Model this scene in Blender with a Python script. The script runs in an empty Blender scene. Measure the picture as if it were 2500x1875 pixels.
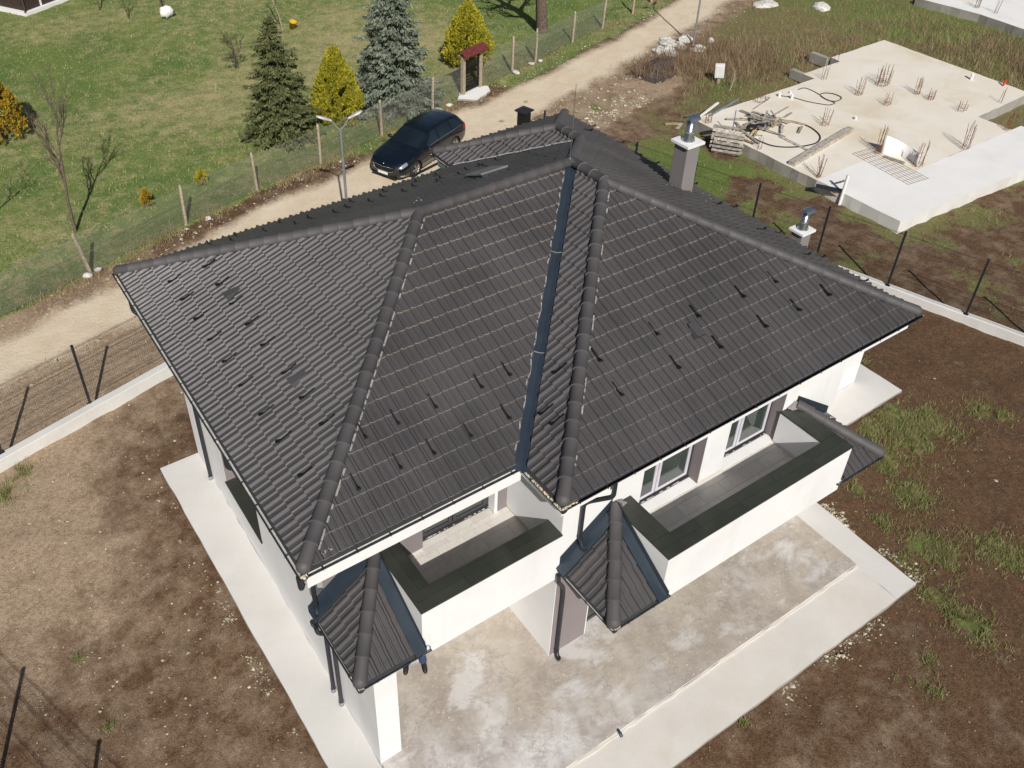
import bpy, bmesh, math, random
import numpy as np
from mathutils import Vector, Matrix
random.seed(7)
RNG = np.random.default_rng(7)
R = math.radians
SC = bpy.context.scene
C = SC.collection

# ------------------------------------------------------------------ camera, sky, sun, exposure
cam_d = bpy.data.cameras.new('camera')
cam = bpy.data.objects.new('camera', cam_d); C.objects.link(cam)
CAM = Vector((-2.8334, -8.7271, 17.5784))
cam.location = CAM
cam.rotation_euler = (R(53.4697), R(0.2915), R(-32.8352))
cam_d.sensor_width = 36.0
cam_d.lens = 36.0 * 2208.84 / 2500.0
cam_d.shift_x = 157.47 / 2500.0
cam_d.shift_y = -195.65 / 2500.0
cam_d.clip_start = 0.5
cam_d.clip_end = 2000
SC.camera = cam

SUN_AZ, SUN_EL = 67.0, 39.0            # heading in which shadows fall (from +X towards +Y); height of the sun
w = bpy.data.worlds.new('World'); SC.world = w; w.use_nodes = True
nt = w.node_tree
sky = nt.nodes.new('ShaderNodeTexSky'); sky.sky_type = 'NISHITA'; sky.sun_disc = False
sky.sun_elevation = R(SUN_EL)
sky.sun_rotation = R(90 - (SUN_AZ + 180))
sky.air_density = 1.0; sky.dust_density = 1.2; sky.ozone_density = 1.0
bg = nt.nodes['Background']; bg.inputs[1].default_value = 0.052
nt.links.new(sky.outputs[0], bg.inputs[0])
sun_d = bpy.data.lights.new('sun', 'SUN'); sun_d.energy = 4.8; sun_d.angle = R(0.53); sun_d.color = (1.0, 0.955, 0.90)
sun = bpy.data.objects.new('sun', sun_d); C.objects.link(sun)
sdir = Vector((math.cos(R(SUN_AZ)) * math.cos(R(SUN_EL)), math.sin(R(SUN_AZ)) * math.cos(R(SUN_EL)), -math.sin(R(SUN_EL))))
sun.rotation_euler = sdir.to_track_quat('-Z', 'Y').to_euler()
sun.location = (-10, -20, 30)
SC.view_settings.view_transform = 'Standard'; SC.view_settings.look = 'None'
SC.view_settings.exposure = 0.0; SC.view_settings.gamma = 1.0
SC.render.resolution_x = 1024; SC.render.resolution_y = 768

# ------------------------------------------------------------------ helpers
def tag(o, label=None, cat=None, group=None, kind=None):
    if label: o['label'] = label
    if cat: o['category'] = cat
    if group: o['group'] = group
    if kind: o['kind'] = kind
    return o
def empty(name, loc=(0, 0, 0), rz=0.0, parent=None):
    o = bpy.data.objects.new(name, None); C.objects.link(o)
    o.location = loc; o.rotation_euler = (0, 0, rz); o.empty_display_size = 0.2
    if parent: o.parent = parent
    return o
def thing(name, label, cat, loc=(0, 0, 0), rz=0.0, group=None):
    return tag(empty(name, loc, rz), label, cat, group)
def link(name, me, parent=None):
    o = bpy.data.objects.new(name, me); C.objects.link(o)
    if parent: o.parent = parent
    return o

class MB:
    """collects polygons (with material slots) and links them as one mesh object"""
    def __init__(self): self.v = []; self.f = []; self.m = []; self.sm = []
    def add(self, vs, fs, mi=0, smooth=False):
        b = len(self.v); self.v += [tuple(p) for p in vs]
        for f in fs: self.f.append(tuple(b + i for i in f)); self.m.append(mi); self.sm.append(smooth)
        return self
    def box(self, a, b, mi=0, M=None):
        (x0, y0, z0), (x1, y1, z1) = a, b
        vs = [Vector(p) for p in ((x0,y0,z0),(x1,y0,z0),(x1,y1,z0),(x0,y1,z0),(x0,y0,z1),(x1,y0,z1),(x1,y1,z1),(x0,y1,z1))]
        if M is not None: vs = [M @ p for p in vs]
        return self.add(vs, ((0,3,2,1),(4,5,6,7),(0,1,5,4),(1,2,6,5),(2,3,7,6),(3,0,4,7)), mi)
    def bar(self, p, q, wd, ht=None, mi=0, up=(0, 0, 1)):
        """box from p to q of width wd and height ht"""
        p, q = Vector(p), Vector(q); ht = ht or wd; d = q - p; L = d.length; d.normalize()
        u = Vector(up)
        if abs(d.dot(u)) > .98: u = Vector((1, 0, 0))
        s = d.cross(u).normalized(); u = s.cross(d)
        M = Matrix((( d.x, s.x, u.x, p.x), (d.y, s.y, u.y, p.y), (d.z, s.z, u.z, p.z), (0, 0, 0, 1)))
        return self.box((0, -wd/2, -ht/2), (L, wd/2, ht/2), mi, M)
    def tube(self, pts, r, n=8, mi=0, caps=True, smooth=True):
        """round tube through pts; r is one radius or one per point"""
        pts = [Vector(p) for p in pts]; rs = r if isinstance(r, (list, tuple)) else [r] * len(pts)
        vs = []; prev = None
        for i, p in enumerate(pts):
            t = (pts[min(i+1, len(pts)-1)] - pts[max(i-1, 0)])
            if t.length < 1e-9: t = Vector((0, 0, 1))
            t.normalize()
            if prev is None:
                a = Vector((0, 0, 1)) if abs(t.z) < .9 else Vector((1, 0, 0))
                s = t.cross(a).normalized()
            else:
                s = (prev - t * prev.dot(t)).normalized()
            prev = s; u = t.cross(s)
            for k in range(n):
                a = 2 * math.pi * k / n
                vs.append(p + (s * math.cos(a) + u * math.sin(a)) * rs[i])
        fs = []
        for i in range(len(pts) - 1):
            for k in range(n):
                fs.append((i*n + k, i*n + (k+1) % n, (i+1)*n + (k+1) % n, (i+1)*n + k))
        self.add(vs, fs, mi, smooth)
        if caps:
            self.add(vs[:n], [tuple(range(n))[::-1]], mi); self.add(vs[-n:], [tuple(range(n))], mi)
        return self
    def lathe(self, prof, c=(0, 0, 0), n=16, mi=0, smooth=True):
        """profile [(r, z)] turned round the z axis at c"""
        vs = []; c = Vector(c)
        for r, z in prof:
            for k in range(n):
                a = 2 * math.pi * k / n; vs.append(c + Vector((r * math.cos(a), r * math.sin(a), z)))
        fs = [(i*n + k, i*n + (k+1) % n, (i+1)*n + (k+1) % n, (i+1)*n + k) for i in range(len(prof)-1) for k in range(n)]
        return self.add(vs, fs, mi, smooth)
    def prism(self, poly, z0, z1, mi=0):
        n = len(poly); vs = [(x, y, z0) for x, y in poly] + [(x, y, z1) for x, y in poly]
        fs = [tuple(range(n))[::-1], tuple(range(n, 2*n))] + [(i, (i+1) % n, n + (i+1) % n, n + i) for i in range(n)]
        return self.add(vs, fs, mi)
    def mesh(self, name, mats):
        me = bpy.data.meshes.new(name); me.from_pydata(self.v, [], self.f)
        for m in (mats if isinstance(mats, (list, tuple)) else [mats]): me.materials.append(MAT[m] if isinstance(m, str) else m)
        me.polygons.foreach_set('material_index', self.m); me.polygons.foreach_set('use_smooth', self.sm)
        me.update(); return me
    def build(self, name, mats, parent=None, bevel=0.0):
        o = link(name, self.mesh(name, mats), parent)
        if bevel:
            b = o.modifiers.new('bevel', 'BEVEL'); b.width = bevel; b.segments = 2; b.limit_method = 'ANGLE'
        return o

def np_mesh(name, V, F, mats, mi=None, smooth=False, n=3):
    """fast mesh from arrays; F has n corners per face"""
    me = bpy.data.meshes.new(name); V = np.ascontiguousarray(V, dtype=np.float32); F = np.ascontiguousarray(F, dtype=np.int32)
    me.vertices.add(len(V)); me.vertices.foreach_set('co', V.ravel())
    me.loops.add(F.size); me.loops.foreach_set('vertex_index', F.ravel())
    me.polygons.add(len(F)); me.polygons.foreach_set('loop_start', np.arange(0, F.size, n, dtype=np.int32))
    for m in (mats if isinstance(mats, (list, tuple)) else [mats]): me.materials.append(MAT[m] if isinstance(m, str) else m)
    if mi is not None: me.polygons.foreach_set('material_index', np.ascontiguousarray(mi, dtype=np.int32))
    me.polygons.foreach_set('use_smooth', np.full(len(F), bool(smooth)))
    me.update(calc_edges=True); me.validate(); return me

def vnoise(x, y, seed=0):
    x = np.asarray(x, float); y = np.asarray(y, float)
    xi = np.floor(x).astype(np.int64); yi = np.floor(y).astype(np.int64); fx = x - xi; fy = y - yi
    fx = fx * fx * (3 - 2 * fx); fy = fy * fy * (3 - 2 * fy)
    def h(a, b):
        n = (a * 374761393 + b * 668265263 + seed * 974634777) & 0xffffffff
        n = ((n ^ (n >> 13)) * 1274126177) & 0xffffffff
        return ((n ^ (n >> 16)) & 0xffff) / 65535.0
    return (h(xi, yi) * (1-fx) + h(xi+1, yi) * fx) * (1-fy) + (h(xi, yi+1) * (1-fx) + h(xi+1, yi+1) * fx) * fy
def fbm(x, y, seed=0, o=4):
    s = 0; a = .5; t = 0
    for i in range(o): s = s + a * vnoise(np.asarray(x) * 2**i, np.asarray(y) * 2**i, seed + i); t += a; a *= .55
    return s / t

# ------------------------------------------------------------------ materials
MAT = {}
def newmat(name):
    m = bpy.data.materials.new(name); m.use_nodes = True; MAT[name] = m
    t = m.node_tree; return m, t, t.nodes['Principled BSDF']
class NT:
    def __init__(s, t): s.t = t; s.pos = None
    def n(s, typ, **k):
        x = s.t.nodes.new('ShaderNode' + typ)
        for a, b in k.items(): setattr(x, a, b)
        return x
    def put(s, sock, v):
        if v is None: return
        if hasattr(v, 'is_linked') or hasattr(v, 'links'): s.t.links.new(v, sock)
        else:
            if isinstance(v, (tuple, list)) and len(v) == 3 and len(sock.default_value) == 4: v = (*v, 1)
            sock.default_value = v
    def P(s):
        if s.pos is None: s.pos = s.n('NewGeometry').outputs['Position']
        return s.pos
    def scale(s, v):
        m = s.n('Mapping'); s.put(m.inputs[0], s.P()); m.inputs['Scale'].default_value = v; return m.outputs[0]
    def noise(s, sc, det=4, rough=.55, vec=None, dist=0.0):
        x = s.n('TexNoise'); s.put(x.inputs['Vector'], vec or s.P()); x.inputs['Scale'].default_value = sc; x.inputs['Detail'].default_value = det
        x.inputs['Roughness'].default_value = rough; x.inputs['Distortion'].default_value = dist; return x.outputs[0]
    def vor(s, sc, vec=None, out='Distance', feat='F1', rnd=1.0):
        x = s.n('TexVoronoi'); x.feature = feat; s.put(x.inputs['Vector'], vec or s.P()); x.inputs['Scale'].default_value = sc; x.inputs['Randomness'].default_value = rnd; return x.outputs[out]
    def math(s, op, a, b=None, c=None, clamp=False):
        x = s.n('Math', operation=op, use_clamp=clamp); s.put(x.inputs[0], a); s.put(x.inputs[1], b)
        if c is not None: s.put(x.inputs[2], c)
        return x.outputs[0]
    def ramp(s, f, a, b, lo=0.0, hi=1.0):
        x = s.n('MapRange'); s.put(x.inputs[0], f); x.inputs[1].default_value = a; x.inputs[2].default_value = b; x.inputs[3].default_value = lo; x.inputs[4].default_value = hi; return x.outputs[0]
    def mix(s, f, a, b, mode='MIX'):
        x = s.n('Mix', data_type='RGBA', blend_type=mode); s.put(x.inputs[0], f); s.put(x.inputs[6], a); s.put(x.inputs[7], b); return x.outputs[2]
    def attr(s, name):
        x = s.n('Attribute'); x.attribute_name = name; return x.outputs['Fac']
    def rnd(s): return s.n('ObjectInfo').outputs['Random']
    def island(s): return s.n('NewGeometry').outputs['Random Per Island']
    def bump(s, h, st=.3, dist=.02):
        b = s.n('Bump'); b.inputs['Strength'].default_value = st; b.inputs['Distance'].default_value = dist; s.put(b.inputs['Height'], h); return b.outputs[0]
def simple(name, col, rough=.6, metal=0.0, var=.12, sc=3.0, bump=0.0, bsc=60.0, spec=None, col2=None, perobj=0.0):
    """two-tone noisy paint with optional fine relief"""
    m, t, p = newmat(name); k = NT(t)
    c2 = col2 or tuple(max(0, c * (1 - 2 * var)) for c in col)
    c = k.mix(k.ramp(k.noise(sc, 5), .35, .65), col, c2)
    if perobj:
        f = k.math('ADD', k.math('MULTIPLY', k.math('FRACT', k.math('ADD', k.rnd(), k.island())), 2 * perobj), 1 - perobj)
        c = k.mix(1.0, c, k.n('CombineColor').outputs[0] if False else f, 'MULTIPLY')
    k.put(p.inputs['Base Color'], c)
    p.inputs['Roughness'].default_value = rough; p.inputs['Metallic'].default_value = metal
    if spec is not None: p.inputs['Specular IOR Level'].default_value = spec
    if bump: k.put(p.inputs['Normal'], k.bump(k.noise(bsc, 4), bump, .01))
    return m

def tile_mat(name, ca, cb, edge=False, rg=(.42, .52)):
    m, t, p = newmat(name); k = NT(t)
    f = k.math('FRACT', k.math('ADD', k.rnd(), k.island()))
    c = k.mix(k.ramp(f, 0, 1), ca, cb)
    big = k.ramp(k.noise(.55, 4), .38, .66)                       # weathering over several tiles
    c = k.mix(k.math('MULTIPLY', big, .45), c, tuple(x * 1.35 + .012 for x in ca))
    sp = k.ramp(k.noise(38, 3, .7), .60, .74)                     # dust and lichen specks
    c = k.mix(k.math('MULTIPLY', sp, .45), c, (.17, .155, .14))
    if edge:
        c = k.mix(k.ramp(k.noise(9, 4), .35, .6), c, (.44, .38, .335))
    k.put(p.inputs['Base Color'], c)
    k.put(p.inputs['Roughness'], k.ramp(k.noise(14, 3), .3, .7, *rg))
    p.inputs['Specular IOR Level'].default_value = .5
    k.put(p.inputs['Normal'], k.bump(k.noise(120, 3), .2, .003))
    return m
tile_mat('tile', (.061, .0565, .058), (.051, .0475, .049))
tile_mat('tile_edge', (.25, .22, .195), (.19, .17, .155), True, (.75, .85))
tile_mat('ridge', (.060, .056, .057), (.076, .070, .071), rg=(.58, .72))
tile_mat('ridge_lip', (.125, .115, .108), (.10, .093, .088), rg=(.7, .8))
simple('roof_deck', (.03, .03, .032), .9)
simple('valley_metal', (.034, .048, .066), .36, .2, .10, 2.5, .1, 20, spec=.5)
simple('mortar', (.36, .345, .335), .9, var=.2, sc=30, bump=.5, bsc=40)
simple('black_metal', (.012, .012, .014), .5, .2)
simple('anthracite', (.028, .031, .040), .42, .2, .1, 6)
simple('gutter_inside', (.66, .66, .64), .5, .0, .10, 9, col2=(.50, .50, .48))
simple('debris', (.50, .40, .26), .9, var=.3, sc=25, bump=.6, bsc=50, col2=(.62, .56, .44))
simple('galvanised', (.50, .53, .58), .25, .9, .12, 14)
simple('window_frame_dark', (.045, .045, .05), .4)
simple('window_frame_film', (.60, .58, .64), .35, var=.06)
simple('sealant', (.7, .7, .7), .7, var=.3, sc=40)
simple('paint_white_metal', (.78, .78, .77), .45, var=.05)
simple('roof_hatch', (.20, .19, .185), .5, .1)

def plaster(name, col, stain=.10):
    m, t, p = newmat(name); k = NT(t)
    c = k.mix(k.ramp(k.noise(.9, 5), .4, .7), col, tuple(x * (1 - stain * .55) for x in col))
    st = k.noise(1.0, 6, .6, vec=k.scale((2.2, 2.2, .25)))
    c = k.mix(k.math('MULTIPLY', k.ramp(st, .56, .74), stain), c, tuple(x * .62 for x in col))
    k.put(p.inputs['Base Color'], c); p.inputs['Roughness'].default_value = .88; p.inputs['Specular IOR Level'].default_value = .25
    k.put(p.inputs['Normal'], k.bump(k.noise(150, 3), .35, .004))
plaster('plaster_white', (.765, .762, .755), .16)
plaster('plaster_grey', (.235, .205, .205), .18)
plaster('chimney_grey', (.225, .205, .20), .2)

def granite():
    m, t, p = newmat('granite'); k = NT(t)
    c = k.mix(k.ramp(k.noise(220, 2, .8), .4, .62), (.010, .013, .010), (.036, .042, .032))
    c = k.mix(k.math('MULTIPLY', k.ramp(k.noise(1.6, 5), .42, .7), .55), c, (.048, .050, .040))
    c = k.mix(k.math('MULTIPLY', k.rnd(), .2), c, (.06, .062, .052))
    k.put(p.inputs['Base Color'], c); k.put(p.inputs['Roughness'], k.ramp(k.noise(4, 4), .3, .7, .28, .55))
granite()
def floor_tile():
    m, t, p = newmat('floor_tile'); k = NT(t)
    c = k.mix(k.rnd(), (.58, .55, .51), (.66, .63, .585))
    c = k.mix(k.math('MULTIPLY', k.ramp(k.noise(7, 6, .65), .42, .7), .5), c, (.48, .44, .39))
    k.put(p.inputs['Base Color'], c); p.inputs['Roughness'].default_value = .55
floor_tile()
def glass(name, a, b):
    m, t, p = newmat(name); k = NT(t)
    k.put(p.inputs['Base Color'], k.mix(k.ramp(k.noise(.8, 2), .4, .6), a, b)); p.inputs['Roughness'].default_value = .025; p.inputs['IOR'].default_value = 1.9
glass('window_glass', (.016, .026, .021), (.032, .048, .040)); glass('car_glass', (.006, .010, .013), (.010, .016, .020))

def concrete(name, col, col2, stains, rough=.85, tan=0.0):
    m, t, p = newmat(name); k = NT(t)
    c = k.mix(k.ramp(k.noise(.8, 6, .6), .35, .68), col, col2)
    for (sc, lo, hi, sco, amt, dist) in stains:
        c = k.mix(k.math('MULTIPLY', k.ramp(k.noise(sc, 8, .62, dist=dist), lo, hi), amt), c, sco)
    c = k.mix(k.math('MULTIPLY', k.ramp(k.noise(45, 4, .7), .5, .75), .3), c, tuple(x * .72 for x in col2))
    k.put(p.inputs['Base Color'], c); p.inputs['Roughness'].default_value = rough; p.inputs['Specular IOR Level'].default_value = .3
    k.put(p.inputs['Normal'], k.bump(k.math('ADD', k.noise(6, 5), k.math('MULTIPLY', k.noise(90, 3), .4)), .25, .012))
concrete('pavement_concrete', (.63, .615, .585), (.58, .565, .53), [(.35, .5, .7, (.50, .47, .42), .35, .3), (3.0, .6, .8, (.68, .67, .64), .5, .5)])
concrete('pavement_warm', (.645, .615, .57), (.59, .56, .51), [(.5, .52, .72, (.52, .45, .35), .5, .4), (2.6, .6, .8, (.70, .67, .62), .5, .5)])
concrete('new_slab', (.78, .77, .745), (.73, .72, .695), [(.4, .55, .75, (.58, .55, .49), .4, .4)])
concrete('old_slab', (.74, .695, .61), (.70, .635, .53), [(.28, .52, .70, (.54, .43, .25), .55, .6), (1.6, .62, .80, (.44, .34, .22), .30, .8), (.9, .55, .8, (.72, .70, .66), .6, .6)])
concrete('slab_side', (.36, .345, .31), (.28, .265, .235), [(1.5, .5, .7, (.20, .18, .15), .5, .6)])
concrete('curb_concrete', (.66, .65, .62), (.58, .57, .54), [(.7, .52, .72, (.46, .43, .38), .4, .4)])

def terrace_mat():
    m, t, p = newmat('terrace_concrete'); k = NT(t)
    base = k.mix(k.ramp(k.noise(.6, 5, .6), .36, .64), (.43, .378, .312), (.325, .282, .240))
    sx = k.n('SeparateXYZ'); k.put(sx.inputs[0], k.P())
    # the near corner was flooded with cement slurry: pale film in swirls over the darker floor
    d = k.math('ADD', k.math('MULTIPLY', sx.outputs[0], .55), k.math('MULTIPLY', sx.outputs[1], 1.5))
    film = k.math('ADD', k.ramp(d, .6, -1.2), k.math('MULTIPLY', k.math('SUBTRACT', k.noise(.9, 7, .66, dist=.3), .5), 2.4), clamp=True)
    c = k.mix(k.math('MULTIPLY', film, .9), base, k.mix(k.ramp(k.noise(1.1, 7, .66, dist=.25), .42, .60), (.66, .65, .635), (.37, .335, .315)))
    puddle = k.ramp(k.noise(.5, 7, .64, vec=k.scale((1.0, 1.7, 1.0)), dist=.4), .55, .62)
    c = k.mix(k.math('MULTIPLY', puddle, .8), c, (.58, .57, .555))
    bl = k.ramp(k.noise(1.5, 5, .62), .58, .72)
    c = k.mix(k.math('MULTIPLY', bl, .42), c, (.245, .218, .20))
    mo = k.noise(4.2, 6, .68)
    c = k.mix(k.math('MULTIPLY', k.ramp(mo, .50, .62), .42), c, (.50, .455, .40)); c = k.mix(k.math('MULTIPLY', k.ramp(mo, .46, .36), .38), c, (.27, .24, .215))
    c = k.mix(k.math('MULTIPLY', k.ramp(sx.outputs[1], -2.25, -2.62), .30), c, (.34, .30, .27))
    crack = k.ramp(k.math('ABSOLUTE', k.math('SUBTRACT', k.noise(.55, 6, .6), .5)), .006, .0)
    c = k.mix(k.math('MULTIPLY', crack, .45), c, (.20, .175, .155))
    sp = k.ramp(k.vor(7.5), .16, .08); sp = k.math('MULTIPLY', sp, k.ramp(k.noise(1.1, 3), .46, .6))
    c = k.mix(k.math('MULTIPLY', sp, .75), c, (.68, .63, .50))
    sp2 = k.ramp(k.noise(17, 4, .75), .56, .68)
    c = k.mix(k.math('MULTIPLY', sp2, .45), c, (.66, .62, .53))
    k.put(p.inputs['Base Color'], c); p.inputs['Roughness'].default_value = .8; p.inputs['Specular IOR Level'].default_value = .35
    k.put(p.inputs['Normal'], k.bump(k.math('ADD', k.noise(5, 6), k.math('MULTIPLY', k.noise(70, 3), .5)), .3, .012))
terrace_mat()

def ground_mat():
    """soil, gravel road, lawn and rough meadow; the point attributes say which grows or lies where"""
    m, t, p = newmat('terrain'); k = NT(t)
    n1 = k.noise(.35, 3, .6); n2 = k.noise(1.5, 5, .62); n3 = k.noise(9, 4, .68); n4 = k.noise(36, 3, .72); nf = k.noise(120, 2, .7)
    # soil
    dark = k.mix(k.ramp(n3, .3, .7), (.078, .043, .024), (.160, .095, .054))
    dark = k.mix(k.math('MULTIPLY', k.ramp(n2, .48, .66), .7), dark, (.058, .034, .020))
    dry = k.mix(k.ramp(n3, .3, .7), (.265, .185, .120), (.46, .352, .245))
    tn = k.math('ADD', k.attr('tan'), k.math('MULTIPLY', k.math('SUBTRACT', n2, .5), 2.2), clamp=True)
    soil = k.mix(tn, dark, dry)
    cl = k.math('MULTIPLY', k.ramp(n4, .52, .72), .6); soil = k.mix(cl, soil, k.mix(tn, (.20, .137, .088), (.52, .42, .305)))
    soil = k.mix(k.math('MULTIPLY', k.ramp(n4, .47, .34), .75), soil, k.mix(tn, (.036, .022, .014), (.165, .112, .072)))
    peb = k.math('MULTIPLY', k.ramp(k.vor(26), .15, .07), k.ramp(k.noise(7, 3), .47, .6)); soil = k.mix(k.math('MULTIPLY', peb, .8), soil, (.48, .43, .33))
    pch = k.ramp(k.noise(5, 4, vec=k.scale((1, 1.3, 1))), .66, .74); soil = k.mix(k.math('MULTIPLY', pch, .4), soil, (.17, .145, .07))
    # road
    road = k.mix(k.ramp(n2, .32, .7), (.70, .595, .445), (.61, .50, .36))
    road = k.mix(k.math('MULTIPLY', k.ramp(n1, .5, .7), .55), road, (.72, .645, .52))
    road = k.mix(k.math('MULTIPLY', k.ramp(n4, .54, .76), .35), road, (.42, .32, .215))
    road = k.mix(k.math('MULTIPLY', k.ramp(n3, .58, .74), .5), road, (.44, .335, .225))
    peb2 = k.math('MULTIPLY', k.ramp(k.vor(17), .16, .08), .5); road = k.mix(peb2, road, (.66, .62, .52))
    # lawn
    st = k.noise(11, 5, .7, vec=k.scale((1.0, 2.0, 1.0)))
    gr = k.mix(k.ramp(st, .3, .72), (.090, .136, .032), (.185, .245, .068))
    gr = k.mix(k.ramp(n1, .42, .68), gr, k.mix(k.ramp(st, .3, .7), (.060, .112, .030), (.120, .192, .054)))
    straw = k.mix(k.ramp(st, .3, .72), (.28, .235, .115), (.50, .42, .235))
    sf = k.math('ADD', k.attr('straw'), k.math('ADD', k.math('MULTIPLY', k.math('SUBTRACT', n2, .5), 2.4), k.math('MULTIPLY', k.math('SUBTRACT', n3, .5), 2.2)), clamp=True)
    lawn = k.mix(sf, gr, straw)
    lawn = k.mix(k.math('MULTIPLY', k.ramp(n4, .44, .26), .6), lawn, (.030, .045, .014))
    lawn = k.mix(k.math('MULTIPLY', k.ramp(nf, .55, .75), .35), lawn, (.27, .27, .11))
    # rough meadow: dead stalks, green underneath
    st2 = k.noise(8, 6, .7, vec=k.scale((1.0, 1.6, 1.0)))
    wd = k.mix(k.ramp(st2, .3, .7), (.120, .078, .045), (.30, .22, .13))
    wg = k.mix(k.ramp(st2, .3, .7), (.075, .120, .028), (.18, .23, .06))
    wf = k.math('ADD', k.attr('green'), k.math('ADD', k.math('MULTIPLY', k.math('SUBTRACT', n2, .5), 1.7), k.math('MULTIPLY', k.math('SUBTRACT', n3, .5), 1.2)), clamp=True)
    weed = k.mix(wf, wd, wg)
    weed = k.mix(k.math('MULTIPLY', k.ramp(n4, .45, .28), .6), weed, (.028, .022, .012))
    def edge(name, sharp=3.2):
        a = k.math('ADD', k.attr(name), k.math('ADD', k.math('MULTIPLY', k.math('SUBTRACT', n2, .5), .55), k.math('MULTIPLY', k.math('SUBTRACT', n3, .5), .75)))
        return k.math('ADD', k.math('MULTIPLY', k.math('SUBTRACT', a, .5), sharp), .5, clamp=True)
    c = k.mix(edge('weed'), soil, weed); c = k.mix(edge('road', 1.7), c, road); c = k.mix(edge('lawn'), c, lawn)
    k.put(p.inputs['Base Color'], c); p.inputs['Roughness'].default_value = .95; p.inputs['Specular IOR Level'].default_value = .12
    h = k.math('ADD', k.math('ADD', n3, k.math('MULTIPLY', n4, .55)), k.math('MULTIPLY', nf, .25))
    k.put(p.inputs['Normal'], k.bump(h, .55, .05))
ground_mat()

def leafmat(name, a, b, c2=None, rough=.75):
    m, t, p = newmat(name); k = NT(t)
    c = k.mix(k.island(), a, b)
    c = k.mix(k.math('MULTIPLY', k.ramp(k.noise(1.6, 4), .42, .66), .65), c, c2 or tuple(x * .6 for x in a))
    k.put(p.inputs['Base Color'], c); p.inputs['Roughness'].default_value = rough; p.inputs['Specular IOR Level'].default_value = .2
leafmat('leaf_spruce', (.062, .078, .026), (.190, .195, .085), (.050, .064, .020))
leafmat('leaf_blue', (.110, .138, .096), (.27, .295, .225), (.072, .100, .068))
leafmat('leaf_gold', (.245, .225, .016), (.45, .385, .032), (.165, .190, .020))
leafmat('leaf_orange', (.30, .165, .014), (.44, .30, .024), (.18, .15, .016))
leafmat('leaf_green', (.05, .10, .02), (.10, .17, .04))
leafmat('blade_green', (.085, .150, .030), (.22, .285, .085), (.32, .32, .13))
leafmat('blade_dry', (.23, .165, .090), (.46, .365, .21), (.28, .225, .12))
leafmat('blade_lawn', (.105, .145, .040), (.25, .28, .095), (.42, .37, .18))
leafmat('blade_brown', (.17, .112, .07), (.33, .235, .15), (.15, .10, .064))
simple('bark', (.17, .125, .095), .95, var=.3, sc=14, bump=.8, bsc=25)
simple('bark_dark', (.085, .062, .048), .95, var=.3, sc=14, bump=.8, bsc=25)
simple('wood_post', (.42, .345, .25), .9, var=.22, sc=12, bump=.5, bsc=30)
simple('wood_grey', (.44, .395, .335), .9, var=.28, sc=8, bump=.5, bsc=40, perobj=.35)
simple('wood_new', (.46, .35, .20), .85, var=.2, sc=8, perobj=.3)
simple('wood_brown', (.055, .032, .024), .7, var=.25, sc=10)
simple('rust', (.27, .125, .058), .85, .2, .3, 18)
simple('hose_black', (.015, .015, .017), .5)
simple('wire', (.30, .295, .26), .6, .3)
simple('wire_dark', (.060, .058, .055), .5, .3)
simple('stone', (.50, .45, .33), .9, var=.25, sc=12, bump=.4, bsc=40, perobj=.35)
simple('stone_white', (.66, .64, .58), .9, var=.2, sc=6, bump=.5, bsc=25, perobj=.2)
simple('plastic_white', (.74, .73, .71), .5, var=.06)
simple('plastic_red', (.55, .02, .015), .45)
simple('plastic_blue', (.10, .19, .36), .5)
simple('plastic_yellow', (.62, .38, .02), .5)
simple('steel_blue', (.25, .31, .38), .4, .4)
simple('red_sheet', (.165, .035, .030), .6, .1, .2, 8)
simple('tarp_black', (.014, .014, .016), .45)
simple('lamp_grey', (.30, .31, .33), .45, .3)
simple('lamp_head', (.55, .56, .57), .4, .2)
simple('cloth_blue', (.03, .05, .13), .9); simple('cloth_dark', (.03, .03, .035), .9); simple('shoe', (.012, .011, .011), .6); simple('skin', (.45, .27, .19), .6); simple('hair', (.02, .015, .01), .7)
def car_paint():
    m, t, p = newmat('car_paint'); k = NT(t)
    k.put(p.inputs['Base Color'], k.mix(k.ramp(k.noise(2, 3), .3, .7), (.0028, .0062, .0115), (.0036, .0080, .0150)))
    p.inputs['Roughness'].default_value = .33; p.inputs['Metallic'].default_value = .25
    p.inputs['Coat Weight'].default_value = 1.0; p.inputs['Coat Roughness'].default_value = .04
car_paint()
simple('tyre', (.018, .018, .018), .85); simple('rim', (.52, .50, .48), .3, .85); simple('chrome', (.72, .72, .74), .12, .95); simple('car_black', (.008, .008, .009), .4)
simple('lamp_clear', (.55, .58, .62), .08, .6); simple('lamp_red', (.30, .01, .01), .15); simple('plate', (.74, .74, .72), .5, var=.04); simple('plate_blue', (.03, .07, .30), .5)
simple('dust_grey', (.22, .18, .15), .8)

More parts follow.
